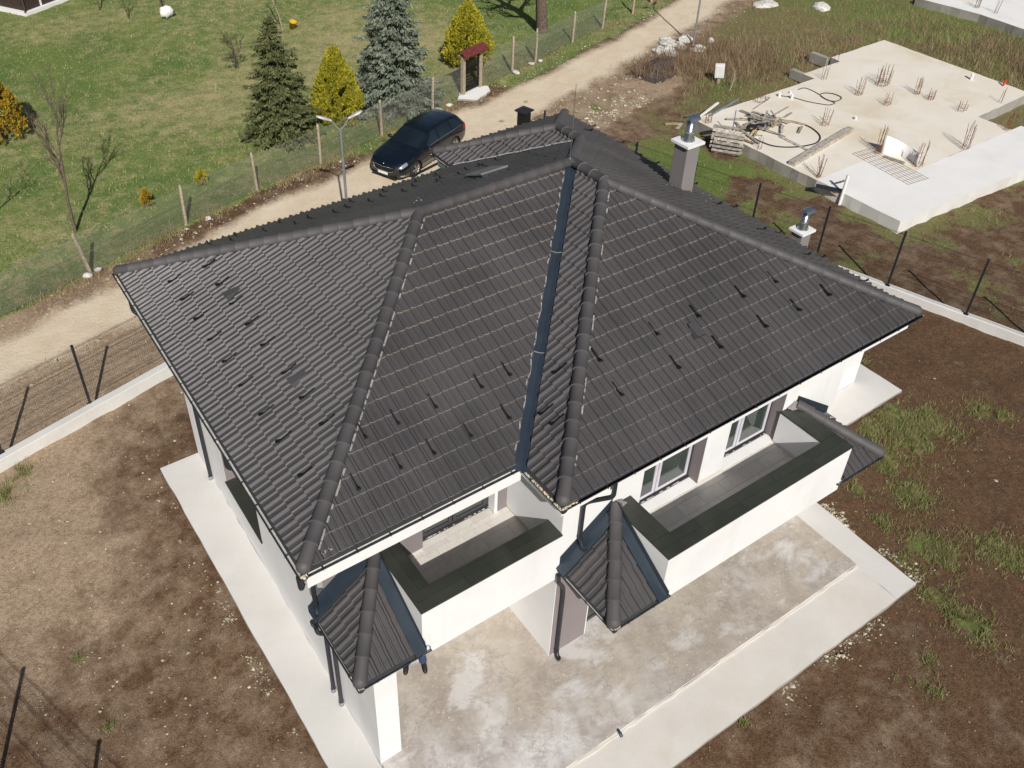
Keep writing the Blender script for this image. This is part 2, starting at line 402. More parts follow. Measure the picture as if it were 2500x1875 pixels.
# ------------------------------------------------------------------ terrain
def interp(pts): xs, ys = zip(*pts); return lambda x: np.interp(x, xs, ys)
def slope_ext(pts):
    (x0, y0), (x1, y1) = pts[0], pts[1]; (xa, ya), (xb, yb) = pts[-2], pts[-1]
    return [(x0 - 60, y0 - 60 * (y1-y0)/(x1-x0))] + pts + [(xb + 60, yb + 60 * (yb-ya)/(xb-xa))]
FENCE = [(.69, 19.59), (4.55, 20.83), (7.8, 21.8), (10.89, 22.45), (14.31, 23.3), (17.49, 24.2), (19.58, 24.84), (20.75, 25.16), (23.25, 25.9), (25.09, 26.4), (28.41, 27.5), (31.16, 28.25), (34.19, 29.12), (36.37, 29.92)]
fence_y = interp(slope_ext(FENCE))
road_far = interp(slope_ext([(-2.8, 17.5), (1.2, 18.6), (4, 19.5), (7.1, 20.5), (11.5, 21.4), (14, 22.3), (17.8, 23.6), (20.7, 24.2), (24.1, 24.8), (28.4, 26.2), (31.3, 26.9), (37.6, 29.4), (46, 32.6)]))
road_near = interp(slope_ext([(-3.1, 14.9), (1.2, 15.9), (8, 16.6), (13, 17.8), (17.5, 19.4), (21, 21.2), (24, 22.0), (28.2, 23.1), (31.3, 24.5), (34.1, 25.3), (40.7, 27.4)]))
def street_y(x): return 12.93 + (x - 1.2) * .2555
def right_x(y): return 22.42 - (y - 3.86) * .3004
def left_x(y): return -5.76 - (y - 2.59) * .3684
def sstep(v, a, b): t = np.clip((v - a) / (b - a), 0, 1); return t * t * (3 - 2 * t)

gx = np.arange(-16, 68.01, .28); gy = np.arange(-14, 68.01, .28)
GX, GY = np.meshgrid(gx, gy)
wob = (fbm(GX * .5, GY * .5, 3) - .5) * 1.6
lawn = sstep(GY - fence_y(GX) + wob * .5 + .25, -.35, .45)
verge = sstep(GX, 20, 23) * sstep(GY - fence_y(GX) + 1.25 + wob, -.5, .4) * .85
lawn = np.maximum(lawn, verge * (1 - sstep(GY - road_far(GX), .2, -.4)))
lawn = np.maximum(lawn, .75 * np.exp(-(((GX - 13.2) / 2.6)**2 + ((GY - 22.6) / .7)**2)))
road = sstep(GY - road_near(GX) + wob * .8, -.8, .8) * sstep(road_far(GX) - .25 - GY + wob * .6, -.5, .7)
track = np.abs(GY - (road_near(GX) + road_far(GX)) / 2)
inyard = (GY < street_y(GX)) & (GX < right_x(GY)) & (GX > left_x(GY))
east = sstep(GX - right_x(GY), -.1, .5) * sstep(road_near(GX) - 1.4 - GY + wob * .9, -.5, .6)
rubble = np.exp(-(((GX - 22.0) / 5.5)**2 + ((GY - 19.0) / 2.2)**2)) + .9 * np.exp(-(((GX - 27.5) / 2.6)**2 + ((GY - 21.0) / 1.6)**2)) + .6 * sstep(GY - street_y(GX), .2, .8) * (GX < 19)
weed = east * (1 - np.clip(rubble * 1.15, 0, 1)) * (.72 + .5 * (fbm(GX * .45, GY * .45, 9) - .3))
near_f = sstep(27.0 - GX, 0, 1.5) + sstep(7.0 - GY, 0, 1.5); near_f = np.clip(near_f, 0, 1)
weed = np.clip(weed - near_f * (.62 - .9 * sstep(fbm(GX * .7, GY * .7, 33), .46, .62) * sstep(GY, 3, 8) - .35 * sstep(fbm(GX * .9, GY * .9, 34), .52, .64)), 0, 1) * (east > .05)
green = .30 + .9 * np.exp(-(((GX - 23.2) / 2.0)**2 + ((GY - 13.0) / 2.6)**2)) + .7 * np.exp(-(((GX - 30.0) / 2.2)**2 + ((GY - 18.8) / 1.1)**2)) + .45 * sstep(GX, 40, 46) - .35 * np.exp(-(((GX - 31.5) / 3.2)**2 + ((GY - 22.3) / 1.4)**2)) + .2 * near_f
yard_patch = np.zeros_like(GX)
PATCH = [[17.560107794859114,-0.055467104654503885,0.75],[18.115292307857285,-0.6393031343716125,0.75],[17.117573112757345,-0.8479486217278769,0.7],[16.578697129639693,0.07258992144926424,0.45],[15.841806483774594,-0.9034750787427512,0.55],[19.808964517978076,-1.1868875731434274,0.4],[20.00625379924667,-1.6154255002145703,0.3],[15.457259809141792,-1.9985982517956913,0.55],[14.480673220630607,-1.1136415367457282,0.3],[14.192162299536871,-3.125860616251069,0.5],[14.378665659410967,-3.572577124707064,0.5],[15.52715811535105,-3.9950401406138987,0.5],[15.71813567519952,-4.498065955252071,0.5],[13.144225407065454,-4.155035668771679,0.45],[13.168087533396786,-4.74833616222843,0.4],[13.234627448661385,-5.256485392763355,0.45],[13.963672462580341,-2.133708755129967,0.3],[13.452286884869068,-3.182815006399669,0.3],[-3.4061017596516443,11.18693513942662,0.3],[-3.8620762666821538,10.65493076743807,0.4],[-3.4380965224162385,3.0393424659034256,0.12],[-3.570221473295497,4.884698491603416,0.1],[7.269325754645317,-3.816386204259306,0.14],[10.715458130640616,-4.993580925740587,0.12],[11.608005258131993,-5.000528718346509,0.2],[3.995174393712127,17.65984491789033,0.3],[18.835205936053036,1.9904483923698386,0.16],[11.112950624577605,-5.478681851490241,0.25]]
for (px, py, pr) in PATCH: yard_patch = np.maximum(yard_patch, np.exp(-((GX - px)**2 + (GY - py)**2) / (1.1 * pr**2)))
weed = np.maximum(weed, .62 * yard_patch)
green = np.where(inyard, .75 + 0 * GX, green)
tan = .10 + .80 * sstep(-GX, .9, 3.0) * sstep(GY, 3.6, 7.4) + .45 * sstep(GY - street_y(GX) + 2.6, 0, 1.6) * (GX < 3) + .16 * sstep(-GX, -.5, 1) + .5 * (GY > street_y(GX)) + .35 * np.clip(rubble, 0, 1) * (GX > 18)
tan = tan - .55 * sstep(GY - road_far(GX), -.2, .2) - .30 * sstep(GX, 9, 15) * inyard
straw = .10 + .55 * (fbm(GX * .22, GY * .22, 21) - .42) * 2 + .38 * np.exp(-(((GX - 9) / 4.5)**2 + ((GY - 28.5) / 4)**2)) + .45 * np.exp(-(((GX - 19) / 7)**2 + ((GY - 35) / 6)**2)) - .25 * np.exp(-(((GX - 8) / 3.5)**2 + ((GY - 25) / 2.0)**2)) - .2 * sstep(GX, 22, 26)
GZ = (fbm(GX * 1.7, GY * 1.7, 5) - .5) * .13 * (1 - .75 * road) + (fbm(GX * .28, GY * .28, 8) - .5) * .10 - .035
GZ += .10 * np.exp(-(((GX - 21.5) / 4)**2 + ((GY - 18.5) / 2)**2)) * fbm(GX * 2.2, GY * 2.2, 15) - .03 * lawn
pav = (GX > -.75) & (GX < 13.6) & (GY > -4.2) & (GY < 9.7); pav |= (GX > 12.4) & (GX < 19.1) & (GY > 0) & (GY < 7.6)
edge_d = np.minimum.reduce([np.abs(GX + .3), np.abs(GY + 3.75)])
GZ = np.where(pav, np.minimum(GZ, -.03), GZ)
ny, nx = GX.shape
idx = np.arange(nx * ny).reshape(ny, nx)
Q = np.stack([idx[:-1, :-1], idx[:-1, 1:], idx[1:, 1:], idx[1:, :-1]], -1).reshape(-1, 4)
def cellmean(a): return ((a[:-1, :-1] + a[:-1, 1:] + a[1:, 1:] + a[1:, :-1]) / 4).ravel()
cl, cr, cw = cellmean(lawn), cellmean(road), cellmean(np.where(inyard, 0, weed))
cls = np.where(cl > .5, 1, np.where(cr > .5, 2, np.where(cw > .42, 3, 0)))
AV = np.stack([GX, GY, GZ], -1).reshape(-1, 3)
for ci, nm in enumerate(('ground', 'lawn', 'dirt_road', 'meadow')):
    q = Q[cls == ci]; u, inv = np.unique(q, return_inverse=True)
    me = np_mesh(nm, AV[u], inv.reshape(-1, 4), 'terrain', smooth=True, n=4)
    for an, arr in (('lawn', lawn), ('road', road), ('weed', weed), ('green', green), ('tan', tan), ('straw', straw)):
        at = me.attributes.new(an, 'FLOAT', 'POINT'); at.data.foreach_set('value', np.ascontiguousarray(arr.ravel()[u], dtype=np.float32))
    tag(link(nm, me), kind='structure')
me = bpy.data.meshes.new('terrain'); me.from_pydata([(-500, -500, -.2), (600, -500, -.2), (600, 600, -.2), (-500, 600, -.2)], [], [(0, 1, 2, 3)]); me.materials.append(MAT['terrain'])
for an, val in (('lawn', .9), ('road', 0), ('weed', .4), ('green', .5), ('tan', .2), ('straw', .3)):
    at = me.attributes.new(an, 'FLOAT', 'POINT'); at.data.foreach_set('value', [val] * 4)
tag(link('terrain', me), kind='structure')
def gz(x, y):
    ix = np.clip(((np.asarray(x) - gx[0]) / .28).astype(int), 0, nx - 1); iy = np.clip(((np.asarray(y) - gy[0]) / .28).astype(int), 0, ny - 1)
    return GZ[iy, ix]

# ------------------------------------------------------------------ pavements round the house
def rough_slab(name, poly, z, mats, step=.35, jit=.012, th=.22, seed=1, kind='structure'):
    """cast slab with slightly uneven edges"""
    rg = random.Random(seed); pts = []
    for i in range(len(poly)):
        a = Vector((*poly[i], 0)); b = Vector((*poly[(i+1) % len(poly)], 0)); n = max(1, int((b - a).length / step)); pv = (b - a).normalized().cross(Vector((0, 0, 1)))
        for k in range(n):
            j = 0 if k == 0 else rg.uniform(-jit, jit); p = a + (b - a) * (k / n) + pv * j; pts.append((p.x, p.y))
    n = len(pts); m = MB()
    vs = [(x, y, z) for x, y in pts] + [(x + rg.uniform(-jit, jit), y + rg.uniform(-jit, jit), z - th) for x, y in pts]
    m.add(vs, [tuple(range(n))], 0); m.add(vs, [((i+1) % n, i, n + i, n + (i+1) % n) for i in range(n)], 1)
    o = m.build(name, mats)
    return tag(o, kind=kind) if kind else o
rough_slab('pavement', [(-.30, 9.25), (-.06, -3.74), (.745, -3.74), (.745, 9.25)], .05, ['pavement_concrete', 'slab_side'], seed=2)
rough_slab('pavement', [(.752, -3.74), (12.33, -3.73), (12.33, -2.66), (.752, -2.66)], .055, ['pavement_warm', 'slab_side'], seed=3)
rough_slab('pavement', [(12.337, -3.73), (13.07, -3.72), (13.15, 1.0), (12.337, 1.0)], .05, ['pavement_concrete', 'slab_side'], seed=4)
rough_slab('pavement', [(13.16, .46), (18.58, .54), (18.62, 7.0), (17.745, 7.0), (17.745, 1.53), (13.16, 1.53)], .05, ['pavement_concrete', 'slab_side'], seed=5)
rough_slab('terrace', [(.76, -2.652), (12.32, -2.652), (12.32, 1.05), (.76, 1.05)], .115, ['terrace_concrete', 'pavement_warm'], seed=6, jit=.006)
rough_slab('terrace_edging', [(.757, -2.70), (12.325, -2.70), (12.325, -2.656), (.757, -2.656)], .085, ['pavement_warm', 'pavement_warm'], step=.2, jit=.016, seed=7, th=.1)

# ------------------------------------------------------------------ the house
EZ, H = 5.708, 2.401
house = thing('house', 'white two storey house with dark grey tiled hip roof and two balconies', 'house', (6.5, 4, 0))
hb = house.matrix_basis.translation.copy()
def hpart(o, parent=None):
    """parent to the house (or one of its parts) keeping world coordinates"""
    o.parent = parent or house
    o.location = o.location - hb if parent is None else o.location
    return o
roof = empty('roof', (-6.5, -4, 0), parent=house)           # child frame = world frame
def part_group(name): return empty(name, (-6.5, -4, 0), parent=house)

P3 = dict(L=(0, 10, 0), B=(0, 0, 0), C=(4.28, 0, 0), D=(4.28, -1.16, 0), E=(14.13, -1.16, 0), V=(14.13, 11.04, 0), W=(9.34, 11.04, 0), K=(9.34, 10, 0),
          P=(5.24, 4.93, H), Q=(9.21, 4.93, H), R=(9.21, 3.86, H), U=(11.69, 8.44, 1.192), T=(11.69, 7.483, 1.192))
P3 = {k: Vector((x, y, z + EZ)) for k, (x, y, z) in P3.items()}

TW, TG = .30, .352
PROF = [(0, 0), (.048, 0), (.062, .048), (.095, .050), (.128, .0), (.206, 0), (.216, .026), (.236, .028), (.256, 0), (.302, 0)]
def tile_geo(tw=TW, tg=TG):
    """one interlocking double-roll tile: u across, v up the slope, n out of the roof"""
    L = tg + .012; lift = .040; th = .038; k = tw / .30; vs = []
    for v, z in ((0, lift), (L, 0.0)):
        for u, h in PROF: vs.append((u * k, v, z + h))
    n = len(PROF)
    for u, h in PROF: vs.append((u * k, 0, lift + h - th))
    fs = [(i, i+1, n+i+1, n+i) for i in range(n-1)]; ms = [0] * (n-1)
    fs += [(2*n+i, 2*n+i+1, i+1, i) for i in range(n-1)]; ms += [1] * (n-1)
    return vs, fs, ms
TV, TF, TM = tile_geo()
mtile = MB(); mtile.v = TV; mtile.f = TF; mtile.m = TM; mtile.sm = [False] * len(TF)
TILE_ME = mtile.mesh('roof_tile', ['tile', 'tile_edge'])
def frame(a, b, inward, s):
    """matrix of a roof face: origin a, u along the eave, v up the slope"""
    U = (b - a).normalized(); V = (Vector((*inward, 0)).normalized() + Vector((0, 0, s))).normalized(); N = U.cross(V)
    return Matrix(((U.x, V.x, N.x, a.x), (U.y, V.y, N.y, a.y), (U.z, V.z, N.z, a.z), (0, 0, 0, 1)))
def inside(poly, p, eps=0.0):
    """signed test for a convex ccw plan polygon"""
    for i in range(len(poly)):
        a, b = poly[i], poly[(i+1) % len(poly)]
        if (b[0]-a[0]) * (p[1]-a[1]) - (b[1]-a[1]) * (p[0]-a[0]) < eps * math.hypot(b[0]-a[0], b[1]-a[1]): return False
    return True
cand = []          # whole tiles of every face: (size in view, matrix, parent)
cut_jobs = []
def lay(face_parent, a, b, inward, s, poly, cuts, tg=TG, u0=0.0, tw=TW, v0=.012):
    """tiles over a convex plan polygon; cuts = [(p, q, offset)] edges (ccw) where tiles are sawn off"""
    M = frame(a, b, inward, s); inv = M.inverted()
    us = [(inv @ Vector((x, y, z))).x for x, y, z in poly]; vs_ = [(inv @ Vector((x, y, z))).y for x, y, z in poly]
    umin, umax, vmax = min(us), max(us), max(vs_)
    pp = [(x, y) for x, y, z in poly]
    offs = []
    for i in range(len(pp)):
        pa, pb = pp[i], pp[(i+1) % len(pp)]; off = 0
        for (cp, cq, co) in cuts:
            if (Vector(pa) - Vector((cp[0], cp[1]))).length < .01 and (Vector(pb) - Vector((cq[0], cq[1]))).length < .01: off = co
        offs.append((pa, pb, off))
    bm = bmesh.new(); ncut = 0; sv = tg / TG; su = tw / TW
    i0 = int(math.floor((umin - u0) / tw)) - 1
    for r in range(int(vmax / tg) + 1):
        for i in range(i0, int((umax - u0) / tw) + 2):
            jit = random.uniform(-.004, .004)
            T = M @ Matrix.Translation((u0 + i * tw, r * tg + v0, .006)) @ Matrix.Rotation(random.uniform(-.006, .006), 4, 'Z') @ Matrix.Translation((0, jit, 0)) @ Matrix.Diagonal((su, sv, 1, 1))
            cs = [T @ Vector(q) for q in ((0.002, 0.06, 0), (.298, 0.06, 0), (.298, TG, 0), (0.002, TG, 0))]
            st = []
            for q in cs:
                ok = 1
                for pa, pb, off in offs:
                    dx, dy = pb[0]-pa[0], pb[1]-pa[1]; dd = (dx * (q.y-pa[1]) - dy * (q.x-pa[0])) / math.hypot(dx, dy)
                    if dd < off - (.02 if off == 0 else 0): ok = 0
                st.append(ok)
            if all(st):
                c = T @ Vector((.15, .17, .03)); nrm = M.col[2].to_3d(); vd = CAM - c; dist = vd.length
                cand.append((max(0, nrm.dot(vd.normalized())) / dist**2, T, face_parent))
            else:
                # may still overlap the polygon
                ctr = [T @ Vector((u, v, 0)) for u in (0.01, .1, .2, .29) for v in (0.03, .15, .25, TG)]
                hit = False
                for q in ctr:
                    if all((pb[0]-pa[0]) * (q.y-pa[1]) - (pb[1]-pa[1]) * (q.x-pa[0]) >= (off - .03 - (.07 if off == 0 else 0)) * math.hypot(pb[0]-pa[0], pb[1]-pa[1]) for pa, pb, off in offs): hit = True; break
                if hit:
                    vv = [bm.verts.new(T @ Vector(q)) for q in TV]
                    for f, mi in zip(TF, TM):
                        fc = bm.faces.new([vv[j] for j in f]); fc.material_index = mi
                    ncut += 1
    for pa, pb, off in offs:
        if off == 0: continue
        d = Vector((pb[0]-pa[0], pb[1]-pa[1], 0)).normalized(); nin = Vector((-d.y, d.x, 0)); co = Vector((*pa, 0)) + nin * off
        bmesh.ops.bisect_plane(bm, geom=bm.verts[:] + bm.edges[:] + bm.faces[:], plane_co=co, plane_no=-nin, clear_outer=True)
    cut_jobs.append((bm, face_parent))

HO, VO, RO = .03, .115, .03
p = P3
def k3(*n): return [tuple(p[i]) if isinstance(i, str) else i for i in n]
lay(roof, p['L'], p['B'], (1, 0), H/5.24, k3('L', 'B', 'P'), [(p['B'], p['P'], HO), (p['P'], p['L'], HO)], v0=.06)
lay(roof, p['B'], p['C'], (0, 1), H/4.93, k3('B', 'C', 'Q', 'P'), [(p['C'], p['Q'], VO), (p['Q'], p['P'], RO), (p['P'], p['B'], HO)], v0=.06)
lay(roof, p['C'], p['D'], (1, 0), H/(9.21-4.28), k3('C', 'D', 'R', 'Q'), [(p['D'], p['R'], HO), (p['R'], p['Q'], RO), (p['Q'], p['C'], VO)], v0=.06)
lay(roof, p['D'], p['E'], (0, 1), H/5.02, k3('D', 'E', 'R'), [(p['E'], p['R'], HO), (p['R'], p['D'], HO)])
X1 = (14.13, 7.483, EZ)
lay(roof, p['E'], p['V'], (-1, 0), H/(14.13-9.21), k3('E', X1, 'T', 'Q', 'R'), [(X1, p['T'], .0001), (p['T'], p['Q'], HO), (p['Q'], p['R'], RO), (p['R'], p['E'], HO)])
lay(roof, p['E'], p['V'], (-1, 0), H/(14.13-9.21), k3(X1, 'V', 'U', 'T'), [(p['V'], p['U'], HO), (p['U'], p['T'], RO), (p['T'], X1, .0001)])
lay(roof, p['K'], p['L'], (0, -1), H/5.07, k3('K', 'L', 'P', 'Q', 'T'), [(p['L'], p['P'], HO), (p['P'], p['Q'], RO), (p['Q'], p['T'], HO), (p['T'], p['K'], .08)])
lay(roof, p['W'], p['K'], (1, 0), 1.192/(11.69-9.34), k3('W', 'K', 'T', 'U'), [(p['K'], p['T'], .08), (p['T'], p['U'], RO), (p['U'], p['W'], HO)])
lay(roof, p['V'], p['W'], (0, -1), 1.192/(11.04-8.44), k3('V', 'W', 'U'), [(p['W'], p['U'], HO), (p['U'], p['V'], HO)])

# decking under the tiles
dk = MB(); dz = Vector((0, 0, -.012))
for names in (('L','B','P'), ('B','C','Q','P'), ('C','D','R','Q'), ('D','E','R'), ('E','V','U','T','Q','R'), ('K','L','P','Q','T'), ('W','K','T','U'), ('V','W','U')):
    dk.add([p[n] + dz for n in names], [tuple(range(len(names)))])
dk.build('decking', 'roof_deck', roof)

# porch roofs: (corner, top of the hip, wall behind, end of the front face)
PORCH = [dict(c=(.44, -.74), t=(1.76, .95), yb=1.09, xe=1.772, zt=4.08), dict(c=(4.84, -2.22), t=(6.12, -.68), yb=-.61, xe=6.122, zt=4.08), dict(c=(12.62, -2.15), t=(11.30, -.68), yb=-.61, xe=11.288, zt=4.08)]
PZ = 3.10
for q in PORCH:
    g = part_group('porch_roof'); q['g'] = g
    (cx, cy), (tx, ty) = q['c'], q['t']; zt = q['zt']; sx = (zt - PZ) / abs(tx - cx); sy = (zt - PZ) / (ty - cy)
    c3 = Vector((cx, cy, PZ)); t3 = Vector((tx, ty, zt)); b3 = Vector((cx, q['yb'], PZ)); bt = Vector((tx, q['yb'], zt)); f3 = Vector((q['xe'], cy, PZ)); ft = Vector((q['xe'], ty, zt))
    if tx > cx:
        lay(g, b3, c3, (1, 0), sx, [tuple(b3), tuple(c3), tuple(t3), tuple(bt)], [(c3, t3, .02), (t3, bt, .02), (bt, b3, .26)], tg=.36, v0=.05)
        lay(g, c3, f3, (0, 1), sy, [tuple(c3), tuple(f3), tuple(ft), tuple(t3)], [(f3, ft, .20), (ft, t3, .02), (t3, c3, .02)], tg=.36, v0=.05)
        # lead-coloured flashings against the wall and the balcony side
        m = MB(); n = Vector((-sx, 0, 1)).normalized() * .075
        w0, w1 = Vector((cx - .02, q['yb'] - .25, PZ)) + n, Vector((tx, q['yb'] - .25, zt)) + n
        e0, e1 = Vector((cx - .02, q['yb'] - .006, PZ)) + n, Vector((tx, q['yb'] - .006, zt)) + n
        u0, u1 = e0 + Vector((0, 0, .17)), e1 + Vector((0, 0, .17)); m.add([w0, w1, e1, e0, u1, u0], [(0, 1, 2, 3), (3, 2, 4, 5)])
        m.add([w0, w1, w1 - n, w0 - n], [(0, 3, 2, 1)])
        m.build('flashing', 'valley_metal', g)
        m = MB(); n = Vector((0, -sy, 1)).normalized() * .075; xw = q['xe'] - .004
        w0, w1 = Vector((xw - .21, cy - .02, PZ)) + n, Vector((xw - .21, ty, zt)) + n; e0, e1 = Vector((xw, cy - .02, PZ)) + n, Vector((xw, ty, zt)) + n
        u0, u1 = e0 + Vector((0, 0, .17)), e1 + Vector((0, 0, .17)); m.add([w0, e0, e1, w1, u1, u0], [(0, 1, 2, 3), (1, 5, 4, 2)]); m.add([w0, w1, w1 - n, w0 - n], [(0, 1, 2, 3)])
        m.build('flashing', 'valley_metal', g)
    else:
        lay(g, c3, b3, (-1, 0), sx, [tuple(c3), tuple(b3), tuple(bt), tuple(t3)], [(b3, bt, .26), (bt, t3, .02), (t3, c3, .02)], tg=.36)
        lay(g, f3, c3, (0, 1), sy, [tuple(f3), tuple(c3), tuple(t3), tuple(ft)], [(c3, t3, .02), (t3, ft, .02), (ft, f3, .05)], tg=.36)
        m = MB(); n = Vector((sx, 0, 1)).normalized() * .075
        w0, w1 = Vector((cx + .02, q['yb'] - .25, PZ)) + n, Vector((tx, q['yb'] - .25, zt)) + n
        e0, e1 = Vector((cx + .02, q['yb'] - .006, PZ)) + n, Vector((tx, q['yb'] - .006, zt)) + n
        u0, u1 = e0 + Vector((0, 0, .19)), e1 + Vector((0, 0, .19)); m.add([w0, w1, e1, e0, u1, u0], [(0, 3, 2, 1), (3, 5, 4, 2)])
        m.build('flashing', 'valley_metal', g)
    d = MB(); z = Vector((0, 0, -.012)); d.add([c3 + z, f3 + z, ft + z, t3 + z, b3 + z, bt + z], [(0, 1, 2, 3), (0, 3, 5, 4)]); d.build('decking', 'roof_deck', g)
    # white boxed eave under it
    x0, x1 = sorted((cx + (.16 if tx > cx else -.16), q['xe'] - (.002 if tx > cx else -.002)))
    MB().box((x0, cy + .16, PZ - .30), (x1, q['yb'] - .002, PZ - .06)).build('eave_box', 'plaster_white', g)

# tiles: the 300 that show largest are single parts, the rest one part per roof
cand.sort(key=lambda c: -c[0])
for i, (a, T, g) in enumerate(cand[:300]):
    o = bpy.data.objects.new('roof_tile', TILE_ME); C.objects.link(o); o.parent = g; o.matrix_basis = T
rest = {}
TVn = np.array([(*v, 1) for v in TV])
for a, T, g in cand[300:]: rest.setdefault(g, []).append((TVn @ np.array(T).T)[:, :3])
for bm, g in cut_jobs: rest.setdefault(g, [])
for g, L in rest.items():
    bm = bmesh.new()
    if L:
        V = np.concatenate(L); F = (np.array(TF)[None] + (np.arange(len(L)) * len(TV))[:, None, None]).reshape(-1, 4)
        me = np_mesh('tmp', V, F, ['tile', 'tile_edge'], np.tile(TM, len(L)), n=4); bm.from_mesh(me); bpy.data.meshes.remove(me)
    for b2, g2 in cut_jobs:
        if g2 is g:
            me = bpy.data.meshes.new('t'); b2.to_mesh(me); bm.from_mesh(me); bpy.data.meshes.remove(me)
    me = bpy.data.meshes.new('roof_tiles'); bm.to_mesh(me); bm.free(); me.materials.append(MAT['tile']); me.materials.append(MAT['tile_edge'])
    tag(link('roof_tiles', me, g), kind='stuff')

# ridge and hip tiles
def cap_mesh(r0, r1, L, n=10, wide=1.12):
    m = MB(); vs = []
    for t, r in ((0, r0), (.06, r0 * 1.0), (.085, r0 * .93), (1, r1)):
        for k in range(n + 1):
            a = math.pi * (-.08 + 1.16 * k / n); vs.append((r * wide * math.cos(a), L * t, r * math.sin(a)))
    w_ = n + 1
    m.add(vs, [(i*w_ + k, i*w_ + k + 1, (i+1)*w_ + k + 1, (i+1)*w_ + k) for i in range(3) for k in range(n)], 0, True)
    e = [(x * .80, y, z * .80) for x, y, z in vs[:w_]]
    m.add(vs[:w_] + e, [(k, w_ + k, w_ + k + 1, k + 1) for k in range(n)], 1)
    return m.mesh('ridge_tile', ['ridge', 'ridge_lip'])
CAPM = cap_mesh(.122, .106, .40)
def end_mesh():
    m = MB(); vs = []; n = 12; rings = 6
    for j in range(rings):
        b = (math.pi / 2) * j / (rings - 1)
        for k in range(n + 1):
            a = math.pi * (-.12 + 1.24 * k / n); vs.append((.130 * math.cos(a) * math.cos(b), -.125 * math.sin(b), .124 * math.sin(a) * math.cos(b)))
    w_ = n + 1
    m.add(vs, [(i*w_ + k + 1, i*w_ + k, (i+1)*w_ + k, (i+1)*w_ + k + 1) for i in range(rings-1) for k in range(n)], 0, True)
    v2 = []
    for y, r in ((0, .124), (.42, .107)):
        for k in range(n + 1):
            a = math.pi * (-.12 + 1.24 * k / n); v2.append((r * 1.06 * math.cos(a), y, r * math.sin(a)))
    m.add(v2, [(k, k + 1, w_ + k + 1, w_ + k) for k in range(n)], 0, True)
    return m.mesh('ridge_tile', ['ridge'])
ENDM = end_mesh()
mort = MB()
def caps(a, b, parent, end=False, raise_=.045, st=.36, mortar=None, skip=0.0, mprob=.8):
    a = a + Vector((0, 0, raise_)); b = b + Vector((0, 0, raise_)); d = (b - a); L = d.length; d.normalize()
    s = d.cross(Vector((0, 0, 1))).normalized(); u = s.cross(d)
    n = max(1, int(round((L - skip) / st))); stp = (L - skip) / n
    for i in range(n):
        o = a + d * (skip + i * stp); tilt = .022
        dd = (d - u * tilt).normalized(); uu = s.cross(dd)
        M = Matrix(((s.x, dd.x, uu.x, o.x), (s.y, dd.y, uu.y, o.y), (s.z, dd.z, uu.z, o.z + .012), (0, 0, 0, 1)))
        M = M @ Matrix.Rotation(random.uniform(-.02, .02), 4, 'Z')
        ob = bpy.data.objects.new('ridge_tile', ENDM if (end and i == 0) else CAPM); C.objects.link(ob); ob.parent = parent; ob.matrix_basis = M
    if mortar:
        for sd in mortar:
            t = .4
            while t < L - .2:
                ln = random.uniform(.06, .28)
                if random.random() < mprob:
                    pa = a + d * t + s * sd * (.136 + random.uniform(-.004, .006)); pb = pa + d * ln
                    drop = Vector((0, 0, -.052)); mort.bar(pa + drop, pb + drop, random.uniform(.02, .035), .03)
                t += ln * random.uniform(.7, 1.2)
caps(p['L'], p['P'], roof, True, skip=.12); caps(p['B'], p['P'], roof, True, mortar=(1,), skip=.12); caps(p['P'], p['Q'], roof)
caps(p['D'], p['R'], roof, True, mortar=(1,), mprob=.3, skip=.12); caps(p['E'], p['R'], roof, True, skip=.12); caps(p['R'], p['Q'], roof)
caps(p['T'], p['Q'], roof, skip=.05); caps(p['T'], p['U'], roof); caps(p['V'], p['U'], roof, True, skip=.12); caps(p['W'], p['U'], roof, True, skip=.12)
for q in PORCH:
    (cx, cy), (tx, ty) = q['c'], q['t']; caps(Vector((cx, cy, PZ)), Vector((tx, ty, q['zt'])), q['g'], True, raise_=.05, skip=.10)
# mortar under the upper end of the porch hips
for q in PORCH[1:]:
    tx, ty = q['t']; m = MB(); vs = []; s_ = 1 if tx > q['c'][0] else -1
    for j in range(5):
        for k in range(9):
            a = math.pi * k / 8; vs.append((tx + s_ * (.02 + .055 * j) + .03 * math.cos(a * 3 + j), ty + .06 + .14 * math.cos(a) * (1 - .08 * j), 4.09 + (.13 - .022 * j) * math.sin(a) + .008 * math.sin(7 * a + j)))
    m.add(vs, [(i*9 + k, i*9 + k + 1, (i+1)*9 + k + 1, (i+1)*9 + k) for i in range(4) for k in range(8)], 0, True); m.build('mortar_bed', 'plaster_grey', q['g'])
# pale mortar along the valleys
def wavy(a, b, off, side):
    d = (b - a); L = d.length; d.normalize(); s = d.cross(Vector((0, 0, 1))).normalized() * side; t = 0
    while t < L:
        ln = random.uniform(.08, .22); o = off + .018 * math.sin(t * 9) + random.uniform(-.006, .006); o2 = off + .018 * math.sin((t + ln) * 9)
        mort.bar(a + d * t + s * o + Vector((0, 0, .065)), a + d * min(L, t + ln) + s * o2 + Vector((0, 0, .065)), .022, .03); t += ln * random.uniform(.95, 1.2)
wavy(p['C'], p['Q'] - (p['Q'] - p['C']).normalized() * .3, .135, -1)
wavy(p['K'], p['T'], .075, -1)
tag(mort.build('mortar_line', 'mortar', roof), kind='stuff')
